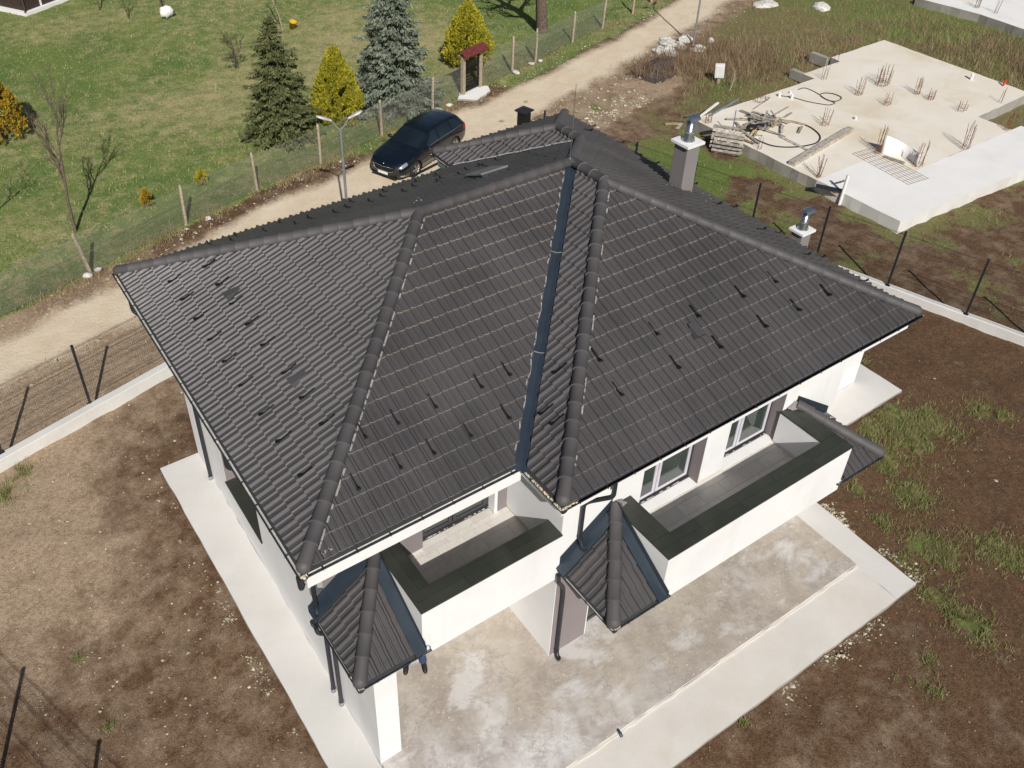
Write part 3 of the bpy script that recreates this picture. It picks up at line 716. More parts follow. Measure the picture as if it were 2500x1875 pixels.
# valley gutters
def valley(a, b, wd, mat='valley_metal', lip=.02):
    d = (b - a); L = d.length; d.normalize(); s = d.cross(Vector((0, 0, 1))).normalized(); m = MB(); n = 3
    for i in range(n):
        t0, t1 = L * i / n, L * (i + 1) / n + (.03 if i < n - 1 else 0); z = Vector((0, 0, .004 + .004 * (n - i)))
        r0, r1 = a + d * t0 + z, a + d * t1 + z; e = Vector((0, 0, wd * .22))
        m.add([r0 - s * wd + e, r0, r0 + s * wd + e, r1 - s * wd + e, r1, r1 + s * wd + e], [(0, 1, 4, 3), (1, 2, 5, 4)])
    for i in range(1, n):
        c_ = a + d * (L * i / n + .02) + Vector((0, 0, .02)); e = Vector((0, 0, wd * .22)); m.bar(c_ - s * wd * .62 + e * .62, c_, .014, .008, 1); m.bar(c_, c_ + s * wd * .62 + e * .62, .014, .008, 1)
    o = m.build('valley_gutter', [mat, 'mortar'], roof); o['label'] = 'dark blue metal valley gutter'
    return o
vd = (p['Q'] - p['C']).normalized()
valley(p['C'] - vd * .12, p['Q'] - vd * .12, .21); valley(p['K'], p['T'], .14)

# snow guards and vent tiles
def guard(pos, inward, s, flip=False):
    V = (Vector((*inward, 0)) + Vector((0, 0, s))).normalized(); U = Vector((inward[1], -inward[0], 0)); N = U.cross(V)
    o = Vector(pos); M = Matrix(((U.x, V.x, N.x, o.x), (U.y, V.y, N.y, o.y), (U.z, V.z, N.z, o.z), (0, 0, 0, 1)))
    ob = bpy.data.objects.new('snow_guard', GUARD); C.objects.link(ob); ob.parent = roof; ob.matrix_basis = M
m = MB(); m.box((-.015, .02, .086), (.015, .31, .093)); m.bar((0, .02, .09), (0, -.002, .155), .03, .007); m.bar((0, -.002, .155), (0, .085, .092), .025, .007)
m.bar((-.036, .0, .125), (.036, .0, .125), .045, .007)
GUARD = m.mesh('snow_guard', ['black_metal'])
GUARDS = {'L': ((1, 0), H/5.24, [(1.542,7.897,6.415),(0.83,8.246,6.088),(1.535,7.102,6.411),(0.83,7.454,6.088),(1.522,6.293,6.406),(0.826,6.646,6.087),(1.524,5.481,6.406),(0.818,5.829,6.083),(1.518,4.697,6.403),(0.813,5.026,6.081),(1.513,3.716,6.401),(0.808,4.191,6.078),(1.499,2.916,6.395),(0.812,3.25,6.08),(1.501,2.103,6.396),(0.789,2.454,6.07),(0.776,1.508,6.063)]),
 'F': ((0, 1), H/4.93, [(5.005,1.413,6.396),(4.371,1.414,6.397),(3.379,1.422,6.401),(2.607,1.427,6.403),(4.521,0.75,6.073),(3.686,0.751,6.074),(2.917,0.748,6.072),(2.254,0.766,6.081),(1.96,1.435,6.407),(1.43,0.749,6.073)]),
 'S': ((1, 0), H/4.93, [(5.753,0.938,6.425),(5.081,0.464,6.098),(5.084,0.149,6.1)]),
 'R': ((0, 1), H/5.02, [(7.968,0.653,6.575),(6.529,0.65,6.574),(7.931,-0.045,6.241),(6.492,-0.03,6.249),(11.284,0.608,6.554),(10.332,0.614,6.556),(9.07,0.631,6.565),(12.275,-0.06,6.234),(11.321,-0.069,6.23),(10.32,-0.068,6.23),(9.058,-0.052,6.238)]),
 'B': ((0, -1), H/5.07, [(5.304,8.494,6.421),(5.747,9.135,6.118),(5.788,8.193,6.564),(6.23,8.415,6.459),(6.671,9.108,6.13),(6.676,8.114,6.601),(7.142,8.417,6.458),(7.594,9.027,6.169),(7.558,7.946,6.681),(8.195,9.003,6.18),(7.86,8.28,6.522),(8.207,7.956,6.676),(8.68,8.348,6.49),(9.091,8.349,6.49),(9.036,8.097,6.609),(9.639,8.394,6.469),(2.148,9.574,5.91),(2.794,9.453,5.967),(2.533,9.019,6.173),(3.278,8.761,6.295),(3.903,9.343,6.019),(3.898,8.331,6.498),(4.372,8.641,6.352),(4.863,8.231,6.546)]),
 'E': ((-1, 0), H/4.92, [(14.26,9.822,5.645),(13.446,9.042,6.042),(14.202,8.493,5.673),(14.807,8.559,5.378),(14.049,6.91,5.747),(14.16,5.554,5.693),(13.402,4.065,6.063),(14.139,4.133,5.704),(13.376,4.048,6.076),(14.118,4.11,5.714),(13.338,2.601,6.094),(14.044,2.626,5.75),(13.342,1.305,6.093),(14.007,1.335,5.768),(14.018,0.172,5.763)])}
for nm, (inw, s, pts) in GUARDS.items():
    for q in pts: guard(q, inw, s)
def vent(pos, inward, s):
    V = (Vector((*inward, 0)) + Vector((0, 0, s))).normalized(); U = Vector((inward[1], -inward[0], 0)); N = U.cross(V); o = Vector(pos)
    M = Matrix(((U.x, V.x, N.x, o.x), (U.y, V.y, N.y, o.y), (U.z, V.z, N.z, o.z), (0, 0, 0, 1)))
    m = MB(); m.add([(-.13, -.02, .05), (.13, -.02, .05), (.10, -.03, .17), (-.10, -.03, .17), (-.06, .32, .08), (.06, .32, .08)], [(3, 2, 5, 4), (0, 3, 4), (1, 5, 2)], 0)
    m.add([(-.13, -.015, .05), (.13, -.015, .05), (.10, -.012, .168), (-.10, -.012, .168)], [(0, 1, 2, 3)], 1)
    ob = m.build('vent_tile', ['tile', 'black_metal'], roof); ob.matrix_basis = M
for f, inw, s, pts in (('L', (1, 0), H/5.24, [(1.55,6.612,6.418),(1.54,3.395,6.414)]), ('R', (0, 1), H/5.02, [(8.8,0.319,6.415)])):
    for q in pts: vent(q, inw, s)
# roof hatch on the far side, lightning rod, white cement spots
hx = (8.176,7,7.129)
V = Vector((0, -1, H/5.07)).normalized(); U = Vector((-1, 0, 0)); N = U.cross(V); M = Matrix(((U.x, V.x, N.x, hx[0]), (U.y, V.y, N.y, hx[1]), (U.z, V.z, N.z, hx[2]), (0, 0, 0, 1)))
m = MB(); m.box((-.38, 0, .0), (.30, .62, .13), 0, M); m.box((-.42, -.04, .13), (.34, .66, .17), 1, M); m.build('roof_hatch', ['valley_metal', 'roof_hatch'], roof)
m = MB(); qb = p['Q'] + Vector((-.12, -.06, .15)); m.tube([qb, qb + Vector((0, 0, 1.0)), qb + Vector((.02, .02, 1.75))], [.011, .010, .006], 6); m.box(qb - Vector((.05, .05, .03)), qb + Vector((.05, .05, .03))); m.build('lightning_rod', 'galvanised', roof)
m = MB()
def splat(pt, n, spread, elong=(0, 0)):
    for i in range(n):
        q = Vector(pt) + Vector((random.gauss(0, spread) + elong[0] * random.random(), random.gauss(0, spread) + elong[1] * random.random(), 0)); r = random.uniform(.006, .022)
        vs = [(q.x + r * random.uniform(.6, 1.4) * math.cos(a), q.y + r * random.uniform(.6, 1.4) * math.sin(a), q.z) for a in (0, 1.05, 2.1, 3.14, 4.2, 5.2)] + [(q.x, q.y, q.z + .006)]
        m.add(vs, [(i, (i + 1) % 6, 6) for i in range(6)])
for pt, n, s in [[(0.423,0.325,5.916),9,0.05],[(0.485,0.135,5.819),14,0.035],[(12.163,4.707,6.718),5,0.1],[(12.624,3.968,6.493),9,0.14],[(13.343,4.65,6.142),6,0.08],[(11.998,7.427,6.798),4,0.05],[(5.714,5.787,7.863),8,0.05],[(5.682,5.286,8.04),4,0.03]]: splat(pt, n, s)
tag(m.build('cement_splash', 'mortar', roof), kind='stuff')

# ------------------------------------------------------------------ walls
def H_(mb, name, mats, bevel=0.0, parent=None):
    o = mb.build(name, mats, parent or house, bevel)
    if parent is None: o.location = (-6.5, -4, 0)
    return o
TOPZ = 5.45
# left wall with the deep window niche
m = MB()
x0, x1 = .75, 1.10
m.box((x0, -.65, 0), (x1, 1.09, 2.80)); m.box((x0, 1.09, 0), (x1, 4.70, TOPZ)); m.box((x0, 4.70, 0), (x1, 6.85, 1.10)); m.box((x0, 4.70, 2.75), (x1, 6.85, TOPZ)); m.box((x0, 6.85, 0), (x1, 9.3, TOPZ))
H_(m, 'wall', 'plaster_white')
m = MB(); m.box((1.101, -.65, 0), (1.21, -.20, 2.80)); H_(m, 'wall', 'plaster_white')
# upper front wall of the left half
m = MB(); m.box((1.102, 1.10, 2.80), (2.85, 1.40, TOPZ)); m.box((4.62, 1.10, 2.80), (4.858, 1.40, TOPZ)); m.box((2.85, 1.10, 5.20), (4.62, 1.40, TOPZ)); H_(m, 'wall', 'plaster_grey')
m = MB(); m.box((.72, 1.088, 2.9), (1.78, 1.098, TOPZ - .002)); H_(m, 'wall_panel', 'plaster_grey')
m = MB(); m.box((1.102, 1.06, 0), (4.858, 1.36, 2.80)); H_(m, 'wall', 'plaster_white')
m = MB(); m.box((4.545, 1.092, 3.2), (4.618, 1.30, 5.2)); H_(m, 'window_reveal', 'plaster_white')
# wing: side and front
m = MB(); m.box((4.86, -.60, 0), (5.16, 1.40, TOPZ)); H_(m, 'wall', 'plaster_white')
m = MB(); y0, y1 = -.60, -.30
m.box((5.161, y0, 2.62), (12.9, y1, 3.22)); m.box((5.161, y0, 3.22), (6.85, y1, TOPZ)); m.box((8.56, y0, 3.22), (9.24, y1, TOPZ)); m.box((10.92, y0, 3.22), (12.9, y1, TOPZ)); m.box((6.85, y0, 5.25), (8.56, y1, TOPZ)); m.box((9.24, y0, 5.25), (10.92, y1, TOPZ))
m.box((5.161, y0, 0), (5.85, y1, 2.62)); m.box((10.9, y0, 0), (12.9, y1, 2.62)); H_(m, 'wall', 'plaster_white')
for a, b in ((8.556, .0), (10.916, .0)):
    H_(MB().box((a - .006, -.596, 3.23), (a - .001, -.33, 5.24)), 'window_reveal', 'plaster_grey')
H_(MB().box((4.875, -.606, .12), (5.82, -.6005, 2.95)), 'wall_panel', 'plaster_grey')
H_(MB().box((12.6, -.299, 0), (12.9, 10.0, TOPZ)), 'wall', 'plaster_white')
m = MB(); m.box((1.102, 9.0, 0), (9.99, 9.3, TOPZ)); m.box((9.99, 9.0, 0), (10.29, 10.3, TOPZ)); m.box((10.29, 10.001, 0), (12.9, 10.3, TOPZ)); H_(m, 'wall', 'plaster_white')
# low extension with its flat roof
m = MB(); m.box((12.902, 1.54, 0), (17.74, 6.2, 2.72)); H_(m, 'extension', 'plaster_white')
H_(MB().box((12.903, 1.50, 2.722), (17.79, 6.25, 2.86)), 'extension_roof', 'anthracite')
# boxed eaves
ev = [(.03, .03), (4.31, .03), (4.31, -1.13), (14.10, -1.13), (14.10, 11.01), (9.37, 11.01), (9.37, 9.97), (.03, 9.97)]
H_(MB().prism([(.11, .11), (4.38, .11), (4.38, 9.89), (.11, 9.89)], 5.18, EZ - .08), 'eave_box', 'plaster_white')
H_(MB().prism([(4.385, -1.05), (14.02, -1.05), (14.02, 10.93), (9.45, 10.93), (9.45, 9.89), (4.385, 9.89)], 5.32, EZ - .08), 'eave_box', 'plaster_white')

# ------------------------------------------------------------------ balconies
def coping(g, x0, y0, x1, y1, z, along, rows=2, ln=1.15, seed=0):
    rg = random.Random(seed); gp = .004
    A0, A1 = (x0, x1) if along == 'x' else (y0, y1); B0, B1 = (y0, y1) if along == 'x' else (x0, x1)
    n = max(1, round((A1 - A0) / ln)); 
    for i in range(n):
        for j in range(rows):
            a0, a1 = A0 + (A1-A0) * i / n + gp/2, A0 + (A1-A0) * (i+1) / n - gp/2; b0, b1 = B0 + (B1-B0) * j / rows + gp/2, B0 + (B1-B0) * (j+1) / rows - gp/2
            zz = z + rg.uniform(-.0015, .0015)
            lo, hi = ((a0, b0, z - .035), (a1, b1, zz)) if along == 'x' else ((b0, a0, z - .035), (b1, a1, zz))
            MB().box(lo, hi).build('coping_slab', 'granite', g)
def floor(g, x0, y0, x1, y1, z, tw=.60, td=.30):
    gp = .005; y = y0; r = 0
    while y < y1 - .01:
        x = x0 - (tw / 2 if r % 2 else 0)
        while x < x1 - .01:
            a, b = max(x, x0), min(x + tw, x1); c = min(y + td, y1)
            if b - a > .02: MB().box((a + gp/2, y + gp/2, z - .012), (b - gp/2, c - gp/2, z)).build('floor_tile', 'floor_tile', g)
            x += tw
        y += td; r += 1
b1 = part_group('balcony')
m = MB(); m.box((1.78, -.63, 2.80), (2.18, 1.088, 4.062)); m.box((2.18, -.63, 2.80), (4.858, -.22, 4.062)); m.build('parapet', 'plaster_white', b1)
MB().box((2.18, -.22, 2.80), (4.858, 1.10, 3.187)).build('floor_slab', 'curb_concrete', b1)
coping(b1, 1.765, -.645, 4.858, -.205, 4.10, 'x', seed=1); coping(b1, 1.765, -.201, 2.195, 1.085, 4.10, 'y', seed=2)
floor(b1, 2.18, -.22, 4.858, 1.10, 3.20); floor(b1, 2.86, 1.102, 4.54, 1.29, 3.205, .6, .19)
b2 = part_group('balcony')
m = MB(); m.box((6.13, -2.11, 2.80), (6.55, -.602, 4.062)); m.box((6.55, -2.11, 2.80), (10.86, -1.69, 4.062)); m.box((10.86, -2.11, 2.80), (11.28, -.602, 4.062)); m.build('parapet', 'plaster_white', b2)
MB().box((6.55, -1.69, 2.80), (10.86, -.602, 3.187)).build('floor_slab', 'curb_concrete', b2)
coping(b2, 6.115, -2.125, 11.295, -1.675, 4.10, 'x', seed=3); coping(b2, 6.115, -1.671, 6.565, -.603, 4.10, 'y', seed=4); coping(b2, 10.845, -1.671, 11.295, -.603, 4.10, 'y', seed=5)
floor(b2, 6.55, -1.69, 10.86, -.602, 3.20); floor(b2, 6.86, -.598, 8.54, -.345, 3.215, .6, .253); floor(b2, 9.25, -.598, 10.90, -.345, 3.215, .6, .253)
# skirting of floor tiles along the walls
for lo, hi in (((8.565, -.609, 3.202), (9.235, -.6015, 3.27)), ((2.19, 1.0925, 3.202), (2.845, 1.099, 3.27)), ((4.852, -.2, 3.202), (4.859, 1.09, 3.27)), ((10.852, -1.68, 3.202), (10.859, -.61, 3.27))): H_(MB().box(lo, hi), 'skirting', 'floor_tile')

# ------------------------------------------------------------------ windows
def window(x0, x1, z0, z1, y, fr, split, name='window', sill=True):
    """two-leaf window: outer frame, leaves with their own frames, panes; faces -y"""
    g = part_group(name); f = .055
    m = MB(); d = .07
    m.box((x0, y, z0), (x0 + f, y + d, z1)); m.box((x1 - f, y, z0), (x1, y + d, z1)); m.box((x0 + f, y, z0), (x1 - f, y + d, z0 + f)); m.box((x0 + f, y, z1 - f), (x1 - f, y + d, z1)); m.build('frame', 'window_frame_dark', g)
    xs = [x0 + f] + split + [x1 - f]
    for i in range(len(xs) - 1):
        a, b = xs[i] + .012, xs[i+1] - .012; lf = .075; yy = y - .018; m = MB()
        m.box((a, yy, z0 + f + .01), (a + lf, yy + .06, z1 - f)); m.box((b - lf, yy, z0 + f + .01), (b, yy + .06, z1 - f)); m.box((a + lf, yy, z0 + f + .01), (b - lf, yy + .06, z0 + f + lf)); m.box((a + lf, yy, z1 - f - lf), (b - lf, yy + .06, z1 - f)); m.build('leaf_frame', fr, g, .004)
        MB().box((a + lf, yy + .018, z0 + f + lf), (b - lf, yy + .030, z1 - f - lf)).build('pane', 'window_glass', g)
    if sill:
        MB().box((x0, y - .05, z0 - .035), (x1, y + .02, z0 - .004)).build('sill', 'window_frame_dark', g)
        m = MB(); rg = random.Random(int(x0 * 10)); t = x0
        while t < x1:
            l = rg.uniform(.015, .09)
            if rg.random() < .6: m.bar((t, y - .045, z0 - .002), (min(x1, t + l), y - .045, z0 - .002), rg.uniform(.008, .025), .008)
            t += l + rg.uniform(.01, .08)
        m.build('sealant_bead', 'sealant', g)
    MB().box((x0 + .03, y + .45, z0), (x1 - .03, y + .47, z1)).build('blind', 'plaster_grey', g)
    return g
window(2.86, 4.54, 3.26, 5.19, 1.30, 'window_frame_dark', [3.66])
window(6.86, 8.54, 3.27, 5.24, -.33, 'window_frame_film', [7.56])
window(9.25, 10.90, 3.27, 5.24, -.33, 'window_frame_film', [9.93])
window(5.86, 10.88, .16, 2.60, -.42, 'window_frame_dark', [7.5, 9.2], name='patio_door', sill=False)
# side niche window
g = part_group('window'); m = MB(); m.box((1.02, 4.70, 1.10), (1.09, 6.85, 1.17)); m.box((1.02, 4.70, 2.68), (1.09, 6.85, 2.75)); m.box((1.02, 4.70, 1.17), (1.09, 4.77, 2.68)); m.box((1.02, 6.78, 1.17), (1.09, 6.85, 2.68)); m.box((1.02, 5.74, 1.17), (1.09, 5.81, 2.68)); m.build('frame', 'window_frame_dark', g)
MB().box((1.05, 4.77, 1.17), (1.065, 5.74, 2.68)).build('pane', 'window_glass', g); MB().box((1.05, 5.81, 1.17), (1.065, 6.78, 2.68)).build('pane', 'window_glass', g)
MB().box((.71, 4.66, 1.102), (1.019, 6.845, 1.142)).build('sill', 'granite', g)
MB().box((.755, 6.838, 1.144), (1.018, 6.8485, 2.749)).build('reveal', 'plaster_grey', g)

# ------------------------------------------------------------------ gutters and downpipes
def gutter(a, b, out, z, r=.074, ext0=0.0, ext1=0.0, parent=None, bright=True):
    a, b = Vector((*a, z)), Vector((*b, z)); d = (b - a).normalized(); o = Vector((*out, 0)); a = a - o * .095 - d * ext0; b = b - o * .095 + d * ext1; L = (b - a).length
    m = MB(); n = 8; rows = []
    for pt in (a, b):
        ro = [pt + o * (r + r * math.cos(t)) - Vector((0, 0, r * math.sin(t))) for t in (math.pi * k / n for k in range(n + 1))]
        ri = [pt + o * (r + (r - .006) * math.cos(t)) - Vector((0, 0, (r - .006) * math.sin(t) - .002)) for t in (math.pi * k / n for k in range(n + 1))]
        rows.append((ro, ri))
    (o0, i0), (o1, i1) = rows; w_ = n + 1
    m.add(o0 + o1, [(k, k+1, w_+k+1, w_+k) for k in range(n)], 0, True); m.add(i0 + i1, [(k+1, k, w_+k, w_+k+1) for k in range(n)], 1, True)
    m.add([o0[0], o1[0], i1[0], i0[0], o0[-1], o1[-1], i1[-1], i0[-1]], [(0, 1, 2, 3), (7, 6, 5, 4)], 0)
    m.tube([a + o * (2 * r), b + o * (2 * r)], .011, 6, 0)
    m.add(o0, [tuple(range(w_))], 0); m.add(o1, [tuple(range(w_))[::-1]], 0)
    og = m.build('gutter', ['anthracite', 'gutter_inside' if bright else 'anthracite'], parent or house)
    if parent is None: og.location = (-6.5, -4, 0)
    k = .25
    while k < L:
        q = a + d * k; h = MB(); h.bar(q + o * -.01 + Vector((0, 0, .006)), q + o * (2 * r + .012) + Vector((0, 0, .010)), .018, .005); h.bar(q + o * (2 * r + .012) + Vector((0, 0, .010)), q + o * (2 * r + .012) - Vector((0, 0, .02)), .018, .005)
        ho = h.build('gutter_bracket', 'anthracite', parent or house)
        if parent is None: ho.location = (-6.5, -4, 0)
        k += .62
GZ_ = EZ - .03; e2 = .05
gutter((0, 10), (0, 0), (-1, 0), GZ_, ext0=e2, ext1=e2); gutter((0, 0), (4.28, 0), (0, -1), GZ_, ext0=-.10, ext1=-e2); gutter((4.28, 0), (4.28, -1.16), (-1, 0), GZ_, ext0=-.10, ext1=e2)
gutter((4.28, -1.16), (14.13, -1.16), (0, -1), GZ_, ext0=-.10, ext1=e2, bright=False); gutter((14.13, -1.16), (14.13, 11.04), (1, 0), GZ_, ext1=e2); gutter((9.34, 11.04), (14.13, 11.04), (0, 1), GZ_, ext0=e2); gutter((9.34, 10), (9.34, 11.04), (-1, 0), GZ_); gutter((0, 10), (9.34, 10), (0, 1), GZ_, ext1=-e2)
for q in PORCH:
    (cx, cy) = q['c']; s = -1 if q['t'][0] > cx else 1; g = q['g']
    gutter((cx, q['yb'] - .01), (cx, cy), (s, 0), PZ - .03, .060, ext1=.03, parent=g); fx = q['xe']
    a, b = ((cx, cy), (fx, cy)) if s < 0 else ((fx, cy), (cx, cy)); gutter(a, b, (0, -1), PZ - .03, .060, ext0=-.10 if s < 0 else .12, ext1=.12 if s < 0 else .03, parent=g)
def pipe(pts, r=.045, collar=False):
    m = MB(); P_ = [Vector(q) for q in pts]; out = [P_[0]]
    for i in range(1, len(P_) - 1):
        a, b, c = P_[i-1], P_[i], P_[i+1]; l = min(.09, (b-a).length * .4, (c-b).length * .4); s, e = b + (a-b).normalized() * l, b + (c-b).normalized() * l
        for k in range(5):
            t = k / 4; out.append(s * (1-t)**2 + b * 2 * t * (1-t) + e * t**2)
    out.append(P_[-1]); m.tube(out, r, 10)
    for q in (P_[-1], P_[-2]): m.tube([q + Vector((0, 0, .02)), q + Vector((0, 0, .07))], r + .008, 10)
    if collar: m.lathe([(r + .012, .0), (r + .014, .10), (r + .004, .11)], (P_[-1].x, P_[-1].y, .05), 12, 1)
    H_(m, 'downpipe', ['anthracite', 'lamp_grey'])
pipe([(.02, 9.0, 5.58), (.02, 9.0, 5.22), (.66, 8.25, 4.75), (.69, 8.17, 4.4), (.69, 8.17, .06)], .05, True)
pipe([(.02, 3.35, 5.58), (.02, 3.35, 5.15), (.55, 3.15, 4.9), (.80, 3.1, 4.85)], .05)
pipe([(-.02, .10, 5.58), (0.0, .12, 5.22), (.46, .90, 4.75), (.50, 1.0, 4.45), (.50, 1.0, 3.30), (.47, .9, 3.16)], .045)
pipe([(.37, .95, 3.03), (.40, 1.0, 2.8), (.67, 1.21, 2.5), (.68, 1.21, 2.2), (.68, 1.21, .06)], .045, True)
pipe([(.37, .80, 3.03), (.40, .82, 2.8), (.67, .86, 2.5), (.68, .86, 2.2), (.68, .86, .06)], .045, True)
pipe([(5.50, -1.14, 5.58), (5.50, -1.14, 5.22), (5.30, -.75, 4.85), (5.28, -.66, 4.7), (5.28, -.66, 3.75), (5.27, -.80, 3.55)], .045)
pipe([(4.79, -.72, 3.03), (4.80, -.72, 2.8), (4.99, -.67, 2.45), (5.01, -.67, 2.2), (5.01, -.67, .26), (4.96, -.80, .16)], .045)
m = MB()
def crumbs(a, b, n, w_=.05):
    for i in range(n):
        t = random.random(); q = Vector(a).lerp(Vector(b), t) + Vector((random.uniform(-w_, w_), random.uniform(-w_, w_), random.uniform(-.03, .03))); r = random.uniform(.012, .04)
        m.lathe([(0, -r * .6), (r * random.uniform(.7, 1.2), -r * .1), (r * .6, r * .5), (0, r * .6)], q, 6)
crumbs((4.30, -.02, 5.64), (4.30, -1.08, 5.64), 70, .03); crumbs((4.27, -1.13, 5.66), (4.62, -1.14, 5.66), 40, .04); crumbs((.0, .0, 5.66), (.06, .02, 5.66), 22, .03); crumbs((.02, 9.95, 5.64), (.02, 9.6, 5.64), 20, .025); crumbs((.46, -.72, 3.07), (.48, -.4, 3.07), 22, .025); crumbs((4.86, -2.20, 3.07), (5.0, -2.20, 3.07), 22, .025); crumbs((.02, 9.5, 5.62), (.02, .3, 5.62), 12, .02)
tag(H_(m, 'gutter_debris', 'debris'), kind='stuff')

# ------------------------------------------------------------------ chimneys
def chimney(x0, y0, sx, sy, zb, zt, seed):
    g = part_group('chimney')
    MB().box((x0, y0, zb), (x0 + sx, y0 + sy, zt)).build('shaft', 'chimney_grey', g, .006)
    MB().box((x0 - .012, y0 - .012, zb), (x0 + sx + .012, y0 + sy + .012, zb + .5)).build('flashing', 'valley_metal', g)
    MB().box((x0 - .075, y0 - .075, zt + .001), (x0 + sx + .075, y0 + sy + .075, zt + .075)).build('cap', 'paint_white_metal', g, .006)
    c = (x0 + sx/2, y0 + sy/2, zt + .075); m = MB()
    m.lathe([(.165, 0), (.165, .02), (.095, .20), (.095, .22), (.115, .235), (.115, .26), (.102, .27), (.102, .50), (.0, .50)], c, 20)
    m.build('flue', 'galvanised', g)
    m = MB(); cz = Vector(c) + Vector((0, 0, .56)); n = 8; vs = []
    for t in (-.19, .19):
        for k in range(n + 1):
            a = math.pi * k / n; vs.append(cz + Vector((t * .9 + .0, .14 * math.cos(a), .11 * math.sin(a) - .02)))
    m.add(vs, [(k, k+1, n+2+k, n+1+k) for k in range(n)], 0, True); m.add([v - Vector((0, 0, .006)) for v in vs], [(k+1, k, n+1+k, n+2+k) for k in range(n)], 0, True)
    for sx_ in (-1, 1):
        for sy_ in (-1, 1): m.bar(Vector(c) + Vector((.07 * sx_, .07 * sy_, .46)), cz + Vector((.12 * sx_, .12 * sy_, .03)), .02, .006)
    m.build('cowl', 'galvanised', g)
chimney(12.64, 4.70, .42, .43, 5.6, 7.62, 1)
chimney(17.19, 4.03, .40, .36, 2.5, 3.93, 2)

# ------------------------------------------------------------------ vegetation
def leaves(name, P, D, L, Wd, mat, parent, droop=.0, rnd=.5):
    """many small pointed leaf faces: base points P, directions D, lengths L, widths Wd"""
    n = len(P); D = D / np.linalg.norm(D, axis=1, keepdims=True)
    r = RNG.normal(size=(n, 3)); S = np.cross(D, r); S /= np.linalg.norm(S, axis=1, keepdims=True)
    L = L[:, None]; Wd = Wd[:, None]
    tip = P + D * L; tip[:, 2] -= droop * L[:, 0]
    mid = P + D * L * .45
    V = np.stack([P, mid + S * Wd, tip, mid - S * Wd], 1).reshape(-1, 3); b = np.arange(n)[:, None] * 4
    F = np.concatenate([b + np.array([[0, 1, 2]]), b + np.array([[0, 2, 3]])], 1).reshape(-1, 3)
    return link(name, np_mesh(name, V, F, mat), parent)

def spruce(loc, h, r, mat, label, seed, needle=.16, dens=1.0, tip=True, group=None):
    rg = np.random.default_rng(seed); t = thing('spruce_tree', label, 'tree', loc, 0, group)
    m = MB(); m.tube([(0, 0, -.1), (0, 0, h * .5), (0, 0, h * .99)], [.02 * h + .03, .013 * h + .02, .01], 8); m.build('trunk', 'bark_dark', t)
    P = []; D = []; L = []; W_ = []; bm_ = MB()
    nl = int(h / .21)
    for i in range(nl):
        f = (i + rg.uniform(-.3, .3)) / nl; z = .10 * h * .5 + f * h * .93; rad = r * (1 - f) ** .85 * rg.uniform(.80, 1.12) + .05
        nb = int(7 + 9 * (1 - f)); a0 = rg.uniform(0, 6.28)
        for k in range(nb):
            a = a0 + 6.283 * k / nb + rg.normal(0, .12); bl = rad * rg.uniform(.58, 1.15); up = rg.uniform(-.28, .02) - .12 * (1 - f) + .45 * max(0, f - .75)
            d = np.array([math.cos(a), math.sin(a), up]); ns = max(5, int(bl / .085 * dens))
            if bl > .5 and k % 2 == 0: bm_.tube([(0, 0, z), tuple(d * bl * .85 + np.array([0, 0, z]))], [.018, .005], 4, caps=False)
            for s in range(ns):
                u = (.22 + .78 * (s + rg.random()) / ns); q = d * bl * u + np.array([0, 0, z + .12 * bl * u * u])
                for j in range(int(6 * dens) + 1):
                    side = rg.choice([-1, 1]); tw = np.array([-math.sin(a), math.cos(a), 0]) * side * rg.uniform(.2, 1.0)
                    dd = d * rg.uniform(.4, 1.2) + tw + np.array([0, 0, rg.uniform(-.55, .25)]); wdt = .30 * bl * (1 - u) + .05
                    P.append(q + tw * wdt * rg.uniform(0, 1.0) + rg.normal(0, .025, 3)); D.append(dd); L.append(needle * rg.uniform(.6, 1.25)); W_.append(needle * rg.uniform(.13, .24))
    leaves('crown', np.array(P), np.array(D), np.array(L), np.array(W_), mat, t, .12)
    bm_.build('branches', 'bark_dark', t)
    return t
def thuja(loc, h, r, mat, label, seed, n=16000, cone=.8, sp=.13, group=None, name='thuja_shrub'):
    """dense flame-shaped shrub of upright sprays with open dark gaps"""
    rg = np.random.default_rng(seed); t = thing(name, label, 'shrub', loc, 0, group)
    m = MB(); m.tube([(0, 0, -.05), (0, 0, h * .8)], [.05 * r + .03, .01], 6); m.build('trunk', 'bark_dark', t)
    # sprays gathered in clumps
    nc = int(n / 26); u = rg.random(nc) ** .75; a = rg.uniform(0, 6.283, nc)
    prof = np.where(u < .22, .72 + .28 * np.sin(u / .22 * 1.57), (1 - ((u - .22) / .78) ** 1.35) ** cone)
    lump = .80 + .36 * vnoise(a * 2.6 + 3, u * 11, seed) ; rad = r * prof * lump * np.sqrt(rg.uniform(.55, 1.0, nc))
    cen = np.stack([rad * np.cos(a), rad * np.sin(a), .03 * h + u * h * .95], 1)
    k = 26; P = np.repeat(cen, k, 0) + rg.normal(0, 1, (nc * k, 3)) * np.array([.045, .045, .085]) * (h / 3.2) ** .5
    out = np.repeat(np.stack([np.cos(a), np.sin(a), 0 * a], 1), k, 0)
    D = out * rg.uniform(.1, .9, (nc * k, 1)) + np.array([0, 0, 1.0]) + rg.normal(0, .35, (nc * k, 3))
    L = sp * rg.uniform(.5, 1.2, nc * k); leaves('crown', P, D, L, L * rg.uniform(.16, .30, nc * k), mat, t)
    return t
